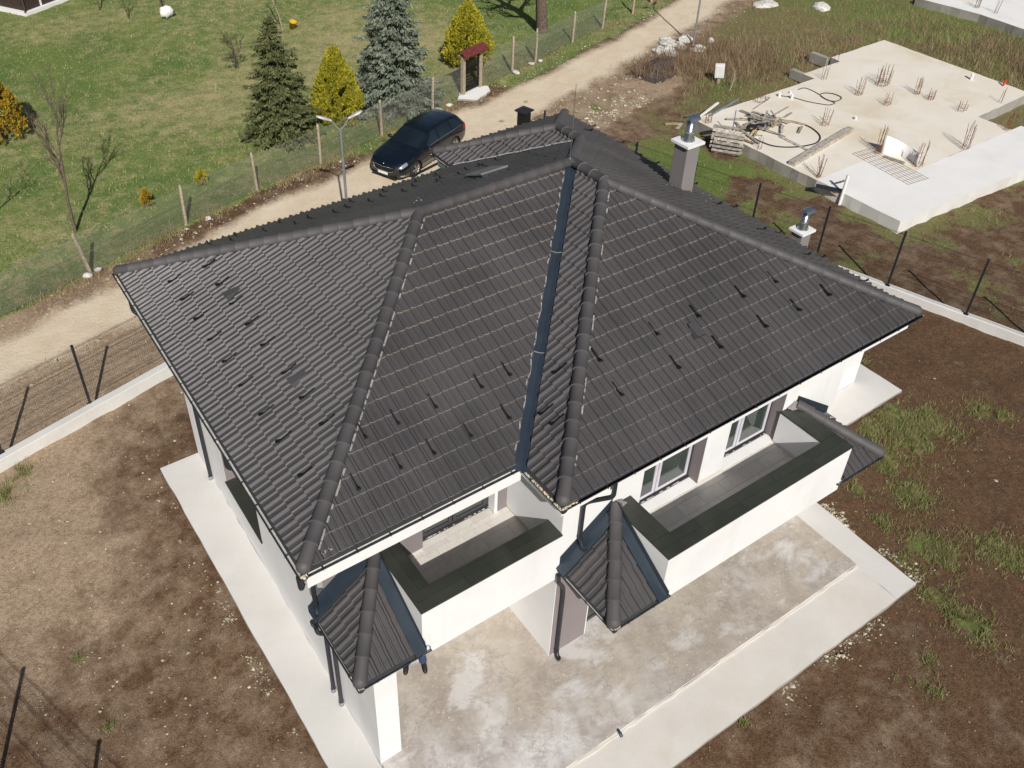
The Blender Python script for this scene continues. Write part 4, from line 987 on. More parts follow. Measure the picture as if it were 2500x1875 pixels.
def bare_tree(loc, h, label, seed, r0=.05, spread=.55, mat='bark', lean=(0, 0), depth=4, first=.25, name='bare_tree', cat='tree', group=None, kids=5):
    rg = random.Random(seed); t = thing(name, label, cat, loc, 0, group); trunk = MB(); tw = MB()
    def grow(p, d, L, r, lev):
        pts = [p]; rs = [r]; q = Vector(p); dd = Vector(d).normalized(); n = 4
        for i in range(n):
            dd = (dd + Vector((rg.gauss(0, .10), rg.gauss(0, .10), rg.gauss(.03, .06)))).normalized(); q = q + dd * L / n; pts.append(q.copy()); rs.append(r * (1 - .8 * (i + 1) / n) + .002)
        (trunk if lev == 0 else tw).tube(pts, rs, 7 if lev == 0 else (5 if lev == 1 else 3), caps=False)
        if lev >= depth: return
        k = kids + (3 if lev == 0 else 0)
        for j in range(k):
            f = (first if lev == 0 else .2) + (1 - (first if lev == 0 else .2)) * (j + rg.random()) / k; i = min(n - 1, int(f * n)); base = pts[i].lerp(pts[i+1], f * n - i)
            a = rg.uniform(0, 6.283); ax = dd.orthogonal().normalized(); ax.rotate(Matrix.Rotation(a, 3, dd)); nd = (dd * (1 - spread * .6) + ax * spread + Vector((0, 0, .15))).normalized()
            grow(base, nd, L * rg.uniform(.30, .52) * (1.1 - .45 * f), max(.003, rs[i] * .55), lev + 1)
    grow(Vector((0, 0, -.05)), (lean[0], lean[1], 1), h, r0, 0)
    trunk.build('trunk', mat, t)
    if tw.v: tw.build('crown', mat, t)
    return t

spruce((10.56, 25.45, 0), 5.5, 1.95, 'leaf_spruce', 'dark green spruce with olive tips beside the golden thuja and wire fence', 11, .15, 1.0)
spruce((16.4, 25.75, 0), 6.6, 2.3, 'leaf_blue', 'tall blue grey spruce between the two golden thujas', 12, .19, .95)
thuja((13.3, 25.45, 0), 3.35, 1.08, 'leaf_gold', 'golden yellow cone shaped thuja between the green spruce and blue spruce', 21, 28000)
thuja((21.9, 27.9, 0), 3.1, 1.22, 'leaf_gold', 'golden yellow thuja behind the roofed garden gate', 22, 26000)
thuja((.35, 31.9, 0), 3.05, 1.10, 'leaf_orange', 'orange tinged thuja cut off by the left edge of the picture', 23, 12000)
thuja((3.8, 22.97, 0), .66, .24, 'leaf_orange', 'small orange thuja seedling near the wire fence', 24, 1500, sp=.08)
thuja((6.13, 23.33, 0), .66, .24, 'leaf_gold', 'small green gold thuja seedling near the wire fence', 25, 1500, sp=.08)
bare_tree((.96, 22.6, 0), 4.9, 'slender bare young tree on the lawn at far left', 31, .065, .42, 'bark', (-.02, 0), 3, .35, kids=7)
bare_tree((-1.9, 24.6, 0), 3.4, 'pale bare sapling at the left edge of the lawn', 32, .035, .55, 'wood_post', (.12, -.05), 3, .3)
bare_tree((12.02, 34.03, 0), 1.9, 'low brown bare bush in the middle of the lawn', 33, .045, .75, 'bark', (0, 0), 4, .12, 'bare_bush', 'shrub', kids=7)
bare_tree((16.15, 37.74, 0), 3.4, 'young tree with yellowish trunk beside the yellow pot', 34, .05, .6, 'wood_post', (0, 0), 3, .4)
bare_tree((27.97, 29.56, 0), 8.0, 'large old bare tree with thick trunk beyond the wire fence', 35, .36, .62, 'bark', (.02, .02), 4, .22, kids=6)
bare_tree((11.7, 44.7, 0), 3.0, 'bare forked tree behind the white bag', 36, .07, .6, 'bark', (.05, 0), 3, .2)
bare_tree((8.64, 46.84, 0), 2.6, 'small bare tree nearest the brown shed', 37, .05, .6, 'bark', (0, 0), 3, .3)
bare_tree((9.6, 44.3, 0), 2.8, 'thin bare tree between the shed and the white bag', 38, .035, .6, 'bark', (-.1, 0), 3, .3)
# exposed roots / broken stub at the old trunk
def blades(name, X, Y, h, wd, mat, lean=.5, kind='stuff', label=None, cat=None, zoff=0.0):
    n = len(X); Z = gz(X, Y) + zoff; a = RNG.uniform(0, 6.283, n); l = RNG.uniform(.1, 1, n) * lean; b = RNG.uniform(0, 6.283, n)
    w2 = wd / 2; P = np.stack([X, Y, Z - .01], 1); S = np.stack([np.cos(b) * w2, np.sin(b) * w2, 0 * b], 1)
    T = P + np.stack([np.cos(a) * l * h, np.sin(a) * l * h, h * np.sqrt(np.maximum(.1, 1 - l**2 * .6))], 1)
    V = np.stack([P - S, P + S, T], 1).reshape(-1, 3); F = np.arange(3 * n).reshape(-1, 3)
    o = link(name, np_mesh(name, V, F, mat)); tag(o, label, cat, None, kind); return o
# grass patches in the bare yard
gxs = []; gys = []
for (px, py, pr) in PATCH:
    n = int(2600 * pr * pr / .25) + 60; ang = RNG.uniform(0, 6.283, n); rr = np.abs(RNG.normal(0, pr * .75, n)); x = px + rr * np.cos(ang); y = py + rr * np.sin(ang)
    k = fbm(x * 3.3, y * 3.3, 77) > .42; gxs.append(x[k]); gys.append(y[k])
x = np.concatenate(gxs); y = np.concatenate(gys); k = ~((x > -.35) & (x < 13.2) & (y > -3.8) & (y < 9.3)) & ~((x > 12.3) & (x < 18.7) & (y > .4) & (y < 7.1)); x, y = x[k], y[k]
sel = RNG.random(len(x)) < .6
blades('grass_tufts', x[sel], y[sel], RNG.uniform(.05, .17, sel.sum()), RNG.uniform(.008, .018, sel.sum()), 'blade_green', .8, label='loose green grass sprouting in the bare soil', cat='grass')
blades('dry_grass_tufts', x[~sel], y[~sel], RNG.uniform(.06, .20, (~sel).sum()), RNG.uniform(.007, .014, (~sel).sum()), 'blade_dry', .9, label='straw coloured grass among the green tufts in the bare soil', cat='grass')
# short lawn
n = 150000; x = RNG.uniform(-6, 46, n); y = RNG.uniform(19, 54, n)
d_ = y - fence_y(x); vis = (d_ > -.5 + .5 * RNG.normal(size=n) * .5) & (x < 8 + y * .95) & (x > (y - 22) * .1 - 6); k = vis & (RNG.random(n) < .35 + .6 * fbm(x * .5, y * .5, 5)); x, y = x[k], y[k]
blades('lawn_grass', x, y, RNG.uniform(.05, .15, len(x)), RNG.uniform(.02, .055, len(x)), 'blade_lawn', .9, label='short patchy grass of the lawn', cat='grass')
# tall dead weeds and grass of the meadow
n = 260000; x = RNG.uniform(20, 60, n); y = RNG.uniform(-2, 30, n)
wv = weed[np.clip(((y - gy[0]) / .28).astype(int), 0, ny-1), np.clip(((x - gx[0]) / .28).astype(int), 0, nx-1)]
slab = ((x > 25.85) & (x < 41) & (y > 5.6) & (y < 16.35)) | ((x > 33.9) & (x < 41.0) & (y > 9.4) & (y < 17.8)) | ((x > 36.5) & (x < 41.5) & (y > 9.4) & (y < 18)) | ((x > 48.7) & (y > 10) & (y < 21))
slab &= ~((x > 36.6) & (y < 9.4) & (y > 5.6) & (x > 38.5))
tall = np.exp(-(((x - 31.5) / 3.4)**2 + ((y - 22.0) / 1.7)**2)) + .8 * np.exp(-(((x - 35) / 4.5)**2 + ((y - 19.5) / 1.5)**2)) + .7 * np.exp(-(((x - 45) / 3)**2 + ((y - 12) / 6)**2)) + .28
k = (x > right_x(y) + .25) & (wv > .30) & ~slab & (RNG.random(n) < np.where((x < 27) | (y < 6), .5, 1) * np.clip(tall, .22, 1) * (.35 + fbm(x * .9, y * .9, 6))); x, y, tl = x[k], y[k], np.clip(tall[k], .15, 1)
pick = fbm(x * .55, y * .55, 91) + RNG.normal(0, .10, len(x)) - .35 * (tl - .3)
hh = RNG.uniform(.10, .55, len(x)) * (.35 + .95 * tl) * (.5 + .5 * sstep(x, 25, 28))
g_ = pick > .52; b_ = (~g_) & (pick < .40); d_ = ~(g_ | b_)
blades('meadow_grass', x[g_], y[g_], hh[g_] * .75, RNG.uniform(.012, .03, g_.sum()), 'blade_green', .8, label='green rough grass of the meadow round the foundation', cat='grass')
blades('meadow_straw', x[d_], y[d_], hh[d_] * 1.05, RNG.uniform(.012, .026, d_.sum()), 'blade_dry', .75, label='straw coloured dead grass of the meadow round the foundation', cat='grass')
blades('meadow_weeds', x[b_], y[b_], hh[b_] * 1.25, RNG.uniform(.012, .03, b_.sum()), 'blade_brown', .7, label='brown dead weed stalks of the meadow round the foundation', cat='weeds')
# verge tufts along the wire fence
n = 16000; x = RNG.uniform(-2, 38, n); y = fence_y(x) + RNG.normal(-.15, .35, n); k = fbm(x * 1.1, y * 1.1, 41) > .46; x, y = x[k], y[k]
blades('verge_grass', x, y, RNG.uniform(.06, .26, len(x)), RNG.uniform(.010, .022, len(x)), 'blade_dry', .8, label='straw grass along the foot of the wire fence', cat='grass')

# stones
OCT = np.array([(1,0,0),(-1,0,0),(0,1,0),(0,-1,0),(0,0,1),(0,0,-1)], float); OF = np.array([(0,2,4),(2,1,4),(1,3,4),(3,0,4),(2,0,5),(1,2,5),(3,1,5),(0,3,5)])
def stones(name, x, y, size, mat, label, zs=.6):
    n = len(x); V = OCT[None] * (size[:, None, None] * RNG.uniform(.6, 1.4, (n, 6, 1))) * np.array([1, 1, zs]); a = RNG.uniform(0, 6.283, n); c, s = np.cos(a)[:, None], np.sin(a)[:, None]
    X = V[..., 0] * c - V[..., 1] * s + x[:, None]; Y = V[..., 0] * s + V[..., 1] * c + y[:, None]; Z = V[..., 2] + (gz(x, y) + size * .25)[:, None]
    o = link(name, np_mesh(name, np.stack([X, Y, Z], -1).reshape(-1, 3), (OF[None] + (np.arange(n) * 6)[:, None, None]).reshape(-1, 3), mat)); tag(o, label, 'stones', None, 'stuff')
n = 34000; x = RNG.uniform(-7, 24, n); y = RNG.uniform(-8, 13, n)
k = (x > left_x(y)) & (x < right_x(y)) & (y < street_y(x)) & ~((x > -.35) & (x < 13.2) & (y > -3.8) & (y < 9.3)) & ~((x > 12.3) & (x < 18.7) & (y > .4) & (y < 7.1)) & (RNG.random(n) < np.where(x < 3, .9, .30)) & (fbm(x * .8, y * .8, 61) > .38); x, y = x[k], y[k]
stones('pebbles', x, y, np.clip(RNG.gamma(1.4, .0066, len(x)), .006, .055), 'stone', 'small pale pebbles strewn over the bare yard soil')
n = 15000; x = RNG.uniform(14, 33, n); y = RNG.uniform(13, 25, n); rb = np.exp(-(((x - 22.5) / 5)**2 + ((y - 19.2) / 1.7)**2)); k = (RNG.random(n) < rb) & (y > street_y(x)) & (fbm(x * .9, y * .9, 62) > .43); x, y = x[k], y[k]
stones('rubble', x, y, np.clip(RNG.gamma(2.0, .02, len(x)), .012, .16), 'stone', 'limestone rubble scattered beside the dirt road')
n = 2200; x = RNG.uniform(-6, 40, n); t_ = RNG.choice([-1, 1], n); y = np.where(t_ > 0, road_far(x) + RNG.normal(.3, .35, n), road_near(x) - RNG.normal(.4, .6, n)); k = (y > street_y(x) + .3) | (x > 19); x, y = x[k], y[k]
stones('road_gravel', x, y, np.clip(RNG.gamma(2.0, .012, len(x)), .008, .08), 'stone', 'gravel along the edges of the dirt road')

n = 5200; t_ = RNG.random(n); side_ = RNG.integers(0, 3, n)
x = np.where(side_ == 0, -.30 + .24 * (9.25 - (-3.74 + 13 * t_)) / 13 * 0 - np.abs(RNG.normal(0, .16, n)) - .02, np.where(side_ == 1, -.1 + 13.2 * t_, 13.14 + np.abs(RNG.normal(0, .16, n))))
y = np.where(side_ == 0, -3.74 + 13 * t_, np.where(side_ == 1, -3.76 - np.abs(RNG.normal(0, .16, n)), -3.7 + 4.2 * t_)); k = fbm(x * 1.4, y * 1.4, 88) > .50; x, y = x[k], y[k]
stones('edge_gravel', x, y, np.clip(RNG.gamma(1.5, .009, len(x)), .006, .06), 'stone', 'pale concrete crumbs along the edge of the pavement')

# ------------------------------------------------------------------ fences
def strip_wall(name, a, b, th, ht, label):
    a, b = Vector((*a, 0)), Vector((*b, 0)); d = (b - a); L = d.length; d.normalize(); s = Vector((-d.y, d.x, 0)); n = int(L / .5); m = MB(); rg = random.Random(3)
    rows = []
    for i in range(n + 1):
        q = a + d * L * i / n; j = rg.uniform(-.006, .006); z = ht + rg.uniform(-.006, .006)
        rows.append([q - s * (th/2 + j + .01) + Vector((0, 0, -.25)), q - s * (th/2 + j) + Vector((0, 0, z - .012)), q - s * (th/2 + j - .012) + Vector((0, 0, z)), q + s * (th/2 - .012) + Vector((0, 0, z)), q + s * th/2 + Vector((0, 0, z - .012)), q + s * (th/2 + .01) + Vector((0, 0, -.25))])
    vs = [v for r in rows for v in r]
    m.add(vs, [(i*6 + k, (i+1)*6 + k, (i+1)*6 + k + 1, i*6 + k + 1) for i in range(n) for k in range(5)]); m.add(rows[0], [(0, 1, 2, 3, 4, 5)]); m.add(rows[-1], [(5, 4, 3, 2, 1, 0)])
    o = m.build(name, 'curb_concrete'); tag(o, label, 'wall'); return o
SD = Vector((1, .2555, 0)).normalized(); RD = Vector((.3004, -1, 0)).normalized(); LD = Vector((.3684, -1, 0)).normalized()
strip_wall('low_wall', (-9.2, street_y(-9.2) - .04), (10.9, street_y(10.9) - .04), .26, .36, 'low white concrete wall under the street fence')
strip_wall('low_wall', (right_x(17.0), 17.0), (right_x(-9), -9), .22, .30, 'low white concrete wall along the boundary right of the house')
strip_wall('low_wall', (left_x(9.9), 9.9), (left_x(-8), -8), .22, .30, 'low concrete wall along the left boundary of the yard')
POST_ME = MB().box((-.03, -.03, 0), (.03, .03, 2.05)).box((-.036, -.036, 2.05), (.036, .036, 2.075)).box((-.07, -.07, 0), (.07, .07, .012)).mesh('post', ['anthracite'])
def panel_mesh(L, h):
    m = MB(); n = int(L / .06)
    for i in range(n + 1): m.bar((L * i / n, 0, 0), (L * i / n, 0, h), .0026)
    for z in (.03, .23, .43, .63, .83, 1.03, 1.23, 1.43, 1.63, 1.83, 1.95): m.bar((0, .006, z), (L, .006, z), .003)
    for z in (.33, .93, 1.53, 1.93):
        m.bar((0, .03, z), (L, .03, z), .007); m.bar((0, .03, z + .04), (L, .03, z + .04), .006)
    return m.mesh('mesh_panel', ['wire_dark'])
def panel_fence(start, d, n, sp, zb, label, name='panel_fence'):
    t = thing(name, label, 'fence', start, math.atan2(d.y, d.x)); pm = panel_mesh(sp - .06, 1.98)
    for i in range(n):
        o = link('post', POST_ME, t); o.location = (i * sp, 0, zb)
        if i < n - 1: o = link('mesh_panel', pm, t); o.location = (i * sp + .03, -.045, zb + .03)
    return t
s0 = Vector((-1.18, 12.41, 0)) - SD * 2.55 * 3
panel_fence(s0, SD, 8, 2.55, .35, 'dark steel mesh fence on the low wall along the street')
r0 = Vector((22.4, 3.86, 0)) - RD * 2.43 * 5
panel_fence(r0, RD, 11, 2.43, .29, 'dark steel mesh fence right of the house beside the foundation')
l0 = Vector((-5.76, 2.59, 0)) - LD * 2.63 * 3
panel_fence(l0, LD, 7, 2.63, .29, 'dark steel mesh fence on the left boundary outside the picture')
# driveway gate of horizontal bars and the gate pillar
gs = Vector((-1.18, 12.41, 0)) + SD * 2.55 * 5; t = thing('driveway_gate', 'dark gate of horizontal bars beside the parked car', 'gate', gs + SD * .15, math.atan2(SD.y, SD.x))
for z in (.15, .5, .8, 1.1, 1.4, 1.7, 2.0, 2.28): MB().box((0, -.02, z), (3.6, .02, z + .085)).build('bar', 'anthracite', t)
for xx in (0, 1.8, 3.55): MB().box((xx, -.03, .1), (xx + .07, .03, 2.40)).build('upright', 'anthracite', t)
pl_ = Vector((17.40, 17.25, 0)); t = thing('gate_pillar', 'dark grey square gate pillar with pyramid cap behind the roof', 'pillar', pl_, math.atan2(SD.y, SD.x))
MB().box((-.19, -.19, -.1), (.19, .19, 2.62)).build('shaft', 'black_metal', t, .008)
m = MB(); m.add([(-.27, -.27, 2.621), (.27, -.27, 2.621), (.27, .27, 2.621), (-.27, .27, 2.621), (-.27, -.27, 2.68), (.27, -.27, 2.68), (.27, .27, 2.68), (-.27, .27, 2.68), (0, 0, 2.78)], [(3, 2, 1, 0), (0, 1, 5, 4), (1, 2, 6, 5), (2, 3, 7, 6), (3, 0, 4, 7), (4, 5, 8), (5, 6, 8), (6, 7, 8), (7, 4, 8)]); m.build('cap', 'anthracite', t)
panel_fence(pl_ + SD * .3, SD, 2, 1.05, .1, 'short dark mesh fence joining the gate pillar to the boundary')

# old wire fence on wooden posts
t = thing('wire_fence', 'rusty chain link fence on leaning wooden posts along the lawn', 'fence', (0, 0, 0))
FP = [(.69, 19.59, 1.6, -.13), (4.55, 20.83, 1.6, .03), (7.8, 21.8, 1.6, -.02), (10.89, 22.40, 1.72, .02), (14.31, 23.3, 1.6, .0), (17.49, 24.2, 1.6, .03), (23.25, 25.9, 1.8, .0), (25.09, 26.4, 1.65, .02), (28.41, 27.5, 1.6, .02), (31.16, 28.25, 1.5, .05), (34.19, 29.12, 1.5, .0), (36.37, 29.92, 1.5, .0), (-3.2, 18.35, 1.6, .04), (38.8, 30.7, 1.5, .0)]
for (x, y, h, ln) in FP:
    rg = random.Random(int(x * 10)); m = MB(); m.tube([(x, y, -.1), (x + ln * .5 * h, y + rg.uniform(-.02, .02), h * .5), (x + ln * h, y + rg.uniform(-.03, .03), h * .97), (x + ln * h, y, h)], [.075, .07, .06, .03], 7); m.build('post', 'wood_post', t)
def chain(a, b, h=1.42):
    a, b = Vector(a), Vector(b); d = b - a; L = d.length; st = .085; m = MB(); k = -int(h / st) - 1; hs = h
    while k * st < L:
        x0 = k * st
        for sgn in (1, -1):
            xa, za, xb, zb = (x0, .05, x0 + hs, .05 + hs) if sgn > 0 else (x0 + hs, .05, x0, .05 + hs)
            pts = []
            for (X, Z) in ((xa, za), (xb, zb)): pts.append([X, Z])
            (X0, Z0), (X1, Z1) = pts
            def cut(X0, Z0, X1, Z1):
                if X0 > X1: X0, Z0, X1, Z1 = X1, Z1, X0, Z0
                if X1 <= 0 or X0 >= L: return None
                if X0 < 0: Z0 = Z0 + (Z1 - Z0) * (-X0) / (X1 - X0); X0 = 0
                if X1 > L: Z1 = Z0 + (Z1 - Z0) * (L - X0) / (X1 - X0); X1 = L
                return X0, Z0, X1, Z1
            r = cut(X0, Z0, X1, Z1)
            if r:
                X0, Z0, X1, Z1 = r; dn = d / L; m.bar(a + dn * X0 + Vector((0, 0, Z0)), a + dn * X1 + Vector((0, 0, Z1)), .0045, .0045)
        k += 1
    for z in (.06, .75, h + .05): m.bar(a + Vector((0, 0, z)), b + Vector((0, 0, z)), .008)
    m.build('mesh', 'wire', t)
srt = sorted([(x, y) for x, y, h, l in FP])
for (xa, ya), (xb, yb) in zip(srt[:-1], srt[1:]):
    if xa < 19 < xb or xa > 30: continue
    chain((xa, ya - .05, 0), (xb, yb - .05, 0))
chain((17.49, 24.15, 0), (19.45, 24.8, 0)); chain((20.85, 25.15, 0), (23.25, 25.85, 0))
for i, (x, y) in enumerate([(.55, 19.35), (.95, 19.5), (23.3, 25.65), (24.6, 26.1), (25.2, 26.15), (17.7, 24.0), (18.4, 24.2)]):
    m = MB(); rg = random.Random(i); m.lathe([(0, -.1), (.20 * rg.uniform(.7, 1.2), .02), (.16, .08), (0, .11)], (0, 0, 0), 7); o = m.build('fence_stone', 'stone_white'); o.location = (x, y, 0); o.rotation_euler = (rg.uniform(-.2, .2), 0, rg.uniform(0, 6)); o.scale = (rg.uniform(.7, 1.4), rg.uniform(.7, 1.1), 1)
    tag(o, ['pale stone left of the leaning post at the roof corner', 'pale stone right of the leaning post at the roof corner', 'flat pale footing stone under the first post right of the garden gate', 'pale stone between the second and first post right of the garden gate', 'pale stone at the foot of the second post right of the garden gate', 'pale rubble stone beside the fence left of the garden gate', 'pale rubble stone nearest the garden gate slab'][i], 'stone', 'pale stones along the wire fence')
# garden gate with its little red roof
ga, gb_ = Vector((19.60, 24.84, 0)), Vector((20.78, 25.17, 0)); gd = (gb_ - ga); gl_ = gd.length; t = thing('garden_gate', 'dark garden gate between stone posts under a small dark red roof', 'gate', ga, math.atan2(gd.y, gd.x))
for xx in (0, gl_): MB().box((xx - .085, -.085, -.1), (xx + .085, .085, 1.86)).build('post', 'wood_post', t, .01)
for sg in (-1, 1):
    m = MB(); m.add([(-.22, 0, 2.20), (gl_ + .22, 0, 2.20), (gl_ + .22, sg * .36, 1.96), (-.22, sg * .36, 1.96), (-.22, 0, 2.16), (gl_ + .22, 0, 2.16), (gl_ + .22, sg * .36, 1.92), (-.22, sg * .36, 1.92)], [(0, 1, 2, 3), (7, 6, 5, 4), (3, 2, 6, 7), (0, 3, 7, 4), (1, 5, 6, 2)]); m.build('roof', 'red_sheet', t)
for xx in (0, gl_): MB().box((xx - .05, -.30, 1.862), (xx + .05, .30, 1.93)).build('beam', 'wood_new', t)
for i in range(11): MB().box((.13 + i * (gl_ - .27) / 10, -.015, .12), (.155 + i * (gl_ - .27) / 10, .015, 1.75)).build('bar', 'black_metal', t)
for z in (.12, .5, 1.3, 1.72): MB().box((.10, -.022, z), (gl_ - .10, .022, z + .05)).build('rail', 'black_metal', t)
for sx_ in (.10, gl_ - .14): MB().box((sx_, -.025, .10), (sx_ + .045, .025, 1.78)).build('stile', 'black_metal', t)
m = MB()
for i in range(9):
    x0 = .16 + i * (gl_ - .32) / 9; m.bar((x0, 0, .16), (x0 + .12, 0, .48), .012); m.bar((x0 + .12, 0, .16), (x0, 0, .48), .012)
tag(m.build('lattice', 'black_metal', t), kind='stuff')
m = MB()
for i in range(9):
    x0 = .15 + i * (gl_ - .3) / 8; zt = 1.78 + .22 * math.sin(math.pi * i / 8); m.bar((x0, 0, 1.74), (x0, 0, zt), .022)
m.build('arched_top', 'black_metal', t)
o = rough_slab('path_slab', [(19.1, 24.55), (19.75, 23.95), (20.9, 24.45), (21.15, 25.0), (20.7, 25.35), (19.55, 25.1)], .03, ['new_slab', 'slab_side'], .2, .03, .1, 9)

# ------------------------------------------------------------------ street lamps
def lamp(loc, rz, h, label, arm=.40):
    t = thing('street_lamp', label, 'lamp', loc, rz, 'street lamps along the dirt road')
    m = MB(); m.tube([(0, 0, -.1), (0, 0, 1.2), (0, 0, h)], [.055, .05, .036], 10); m.build('pole', 'lamp_grey', t)
    MB().lathe([(.12, 0), (.12, .02), (.06, .04), (.06, .1)], (0, 0, 0), 12).build('base_plate', 'lamp_grey', t)
    for s in (-1, 1):
        m = MB(); m.tube([(0, 0, h - .05), (s * .12, 0, h + .08), (s * arm * .75, 0, h + .34)], .024, 8); m.build('arm', 'lamp_grey', t)
        m = MB(); M = Matrix.Translation((s * arm * .72, 0, h + .33)) @ Matrix.Rotation(-.42 * s, 4, 'Y'); vs = []
        prof = [(-.02, .04, .03), (.08, .085, .045), (.30, .105, .05), (.44, .085, .04), (.50, .03, .02)]
        for (xx, ww, hh) in prof:
            for (a, b) in ((-1, 0), (-.6, .9), (.6, .9), (1, 0), (.7, -.5), (-.7, -.5)): vs.append(M @ Vector((s * xx, a * ww, b * hh)))
        fs = [(i*6 + k, i*6 + (k+1) % 6, (i+1)*6 + (k+1) % 6, (i+1)*6 + k) for i in range(4) for k in range(6)]; fs += [tuple(range(6)), tuple(range(24, 30))]
        m.add(vs, fs, 0, True); m.build('head', 'lamp_head', t)
    return t
lamp((8.66, 15.52, 0), math.atan2(-.33, 1.05), 4.86, 'grey double headed street lamp on the road behind the roof ridge')
lamp((33.33, 23.48, 0), .25, 4.86, 'grey double headed street lamp beside the rubble at the top of the picture')

# ------------------------------------------------------------------ shed, bag, pot
t = thing('shed', 'dark brown timber shed with white stripes at the top left corner', 'shed', (4.76, 48.06, 0), math.atan2(1.52, 2.69))
MB().box((0, 0, -.2), (6, 6, .12)).build('base', 'new_slab', t)
m = MB(); m.box((.28, .28, .121), (5.7, 5.7, 2.6)); m.build('wall', 'wood_brown', t)
for i in range(16): MB().box((.30 + i * .34, .262, .14), (.30 + i * .34 + .325, .279, 2.5)).build('board', 'wood_brown', t)
for i in range(16): MB().box((.262, .30 + i * .34, .14), (.279, .30 + i * .34 + .325, 2.5)).build('board', 'wood_brown', t)
for xx in (1.35, 2.75): MB().box((xx, .245, .13), (xx + .13, .261, 2.5)).build('white_trim', 'paint_white_metal', t)
m = MB(); m.add([(-.2, -.2, 2.5), (6, -.2, 2.5), (6, 3, 3.7), (-.2, 3, 3.7), (6, 6.1, 2.5), (-.2, 6.1, 2.5)], [(0, 1, 2, 3), (3, 2, 4, 5)]); m.build('roof', 'red_sheet', t)
m = MB(); m.tube([(.20, .20, 2.5), (.20, .20, .3), (.05, .05, .1)], .05, 8); m.build('downpipe', 'wood_brown', t)
m = MB(); vs = []
for j in range(6):
    b = -math.pi/2 + math.pi * j / 5
    for k in range(10):
        a = 6.283 * k / 10; w_ = 1 + .22 * math.sin(3 * a + j) + .12 * math.sin(5 * a - 2 * j); vs.append((.42 * w_ * math.cos(b) * math.cos(a), .30 * w_ * math.cos(b) * math.sin(a), .30 + .32 * math.sin(b) * w_))
m.add(vs, [(i*10 + k, i*10 + (k+1) % 10, (i+1)*10 + (k+1) % 10, (i+1)*10 + k) for i in range(5) for k in range(10)], 0, True); o = m.build('sack', 'plastic_white'); o.location = (11.47, 43.2, 0); tag(o, 'crumpled white sack on the lawn at the top', 'sack')
m = MB(); m.lathe([(0, 0), (.14, 0), (.20, .36), (.22, .36), (.22, .41), (.19, .41), (.17, .30), (0, .30)], (0, 0, 0), 14); o = m.build('flower_pot', 'plastic_yellow'); o.location = (16.71, 37.67, 0); o.rotation_euler = (.25, .15, 0); tag(o, 'yellow plastic pot on the lawn', 'pot')

# ------------------------------------------------------------------ foundation slabs and what lies on them
SZ = .45
t = thing('foundation', 'pale concrete house foundation with rusty starter bars right of the road', 'foundation', (26, 6, 0))
def fpart(o): o.parent = t; o.location = (-26, -6, 0); return o
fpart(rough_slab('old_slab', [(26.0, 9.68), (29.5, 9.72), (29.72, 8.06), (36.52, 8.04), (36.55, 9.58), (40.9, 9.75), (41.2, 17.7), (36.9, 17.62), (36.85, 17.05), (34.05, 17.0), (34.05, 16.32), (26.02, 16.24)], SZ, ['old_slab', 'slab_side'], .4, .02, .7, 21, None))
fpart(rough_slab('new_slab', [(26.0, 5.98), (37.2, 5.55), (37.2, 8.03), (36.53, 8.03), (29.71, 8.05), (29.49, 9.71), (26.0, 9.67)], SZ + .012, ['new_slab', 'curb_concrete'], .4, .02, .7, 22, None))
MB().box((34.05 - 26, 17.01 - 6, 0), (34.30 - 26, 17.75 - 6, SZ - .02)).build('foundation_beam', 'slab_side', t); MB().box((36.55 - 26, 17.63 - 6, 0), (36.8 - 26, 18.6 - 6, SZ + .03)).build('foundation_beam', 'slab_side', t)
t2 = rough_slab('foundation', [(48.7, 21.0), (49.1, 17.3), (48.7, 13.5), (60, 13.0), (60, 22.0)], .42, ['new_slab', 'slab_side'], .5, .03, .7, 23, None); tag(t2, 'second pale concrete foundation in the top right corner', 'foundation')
o = rough_slab('slab_patch', [(49.6, 21.2), (50.6, 18.6), (52.2, 18.8), (53.0, 21.4)], .424, ['old_slab', 'old_slab'], .3, .05, .003, 24, None); o.parent = t2
# starter bars: base point, bars, height, spread
def rebar(pt, n, h, sp, label, seed, tilt=.06, burst=False):
    rg = random.Random(seed); r = thing('rebar_cluster', label, 'rebar', (pt[0], pt[1], pt[2] - .02), 0, 'rusty starter bars on the foundations')
    for i in range(n):
        a = 6.283 * i / n; rr = sp * (.6 + .4 * rg.random()); x, y = (rr * math.cos(a), rr * math.sin(a) * .6); hh = h * rg.uniform(.75, 1.1); dx, dy = rg.gauss(0, tilt), rg.gauss(0, tilt)
        if burst: dx += .25 * math.cos(a); dy += .25 * math.sin(a)
        m = MB(); m.tube([(x, y, 0), (x + dx * hh * .5, y + dy * hh * .5, hh * .5), (x + dx * hh, y + dy * hh, hh)], .0085, 5); m.build('bar', 'rust', r)
    for z in (.10, h * .45):
        if n >= 6:
            m = MB(); m.tube([(sp * math.cos(6.283 * k / 8), sp * .6 * math.sin(6.283 * k / 8), z) for k in range(9)], .006, 4, caps=False); m.build('stirrup', 'rust', r)
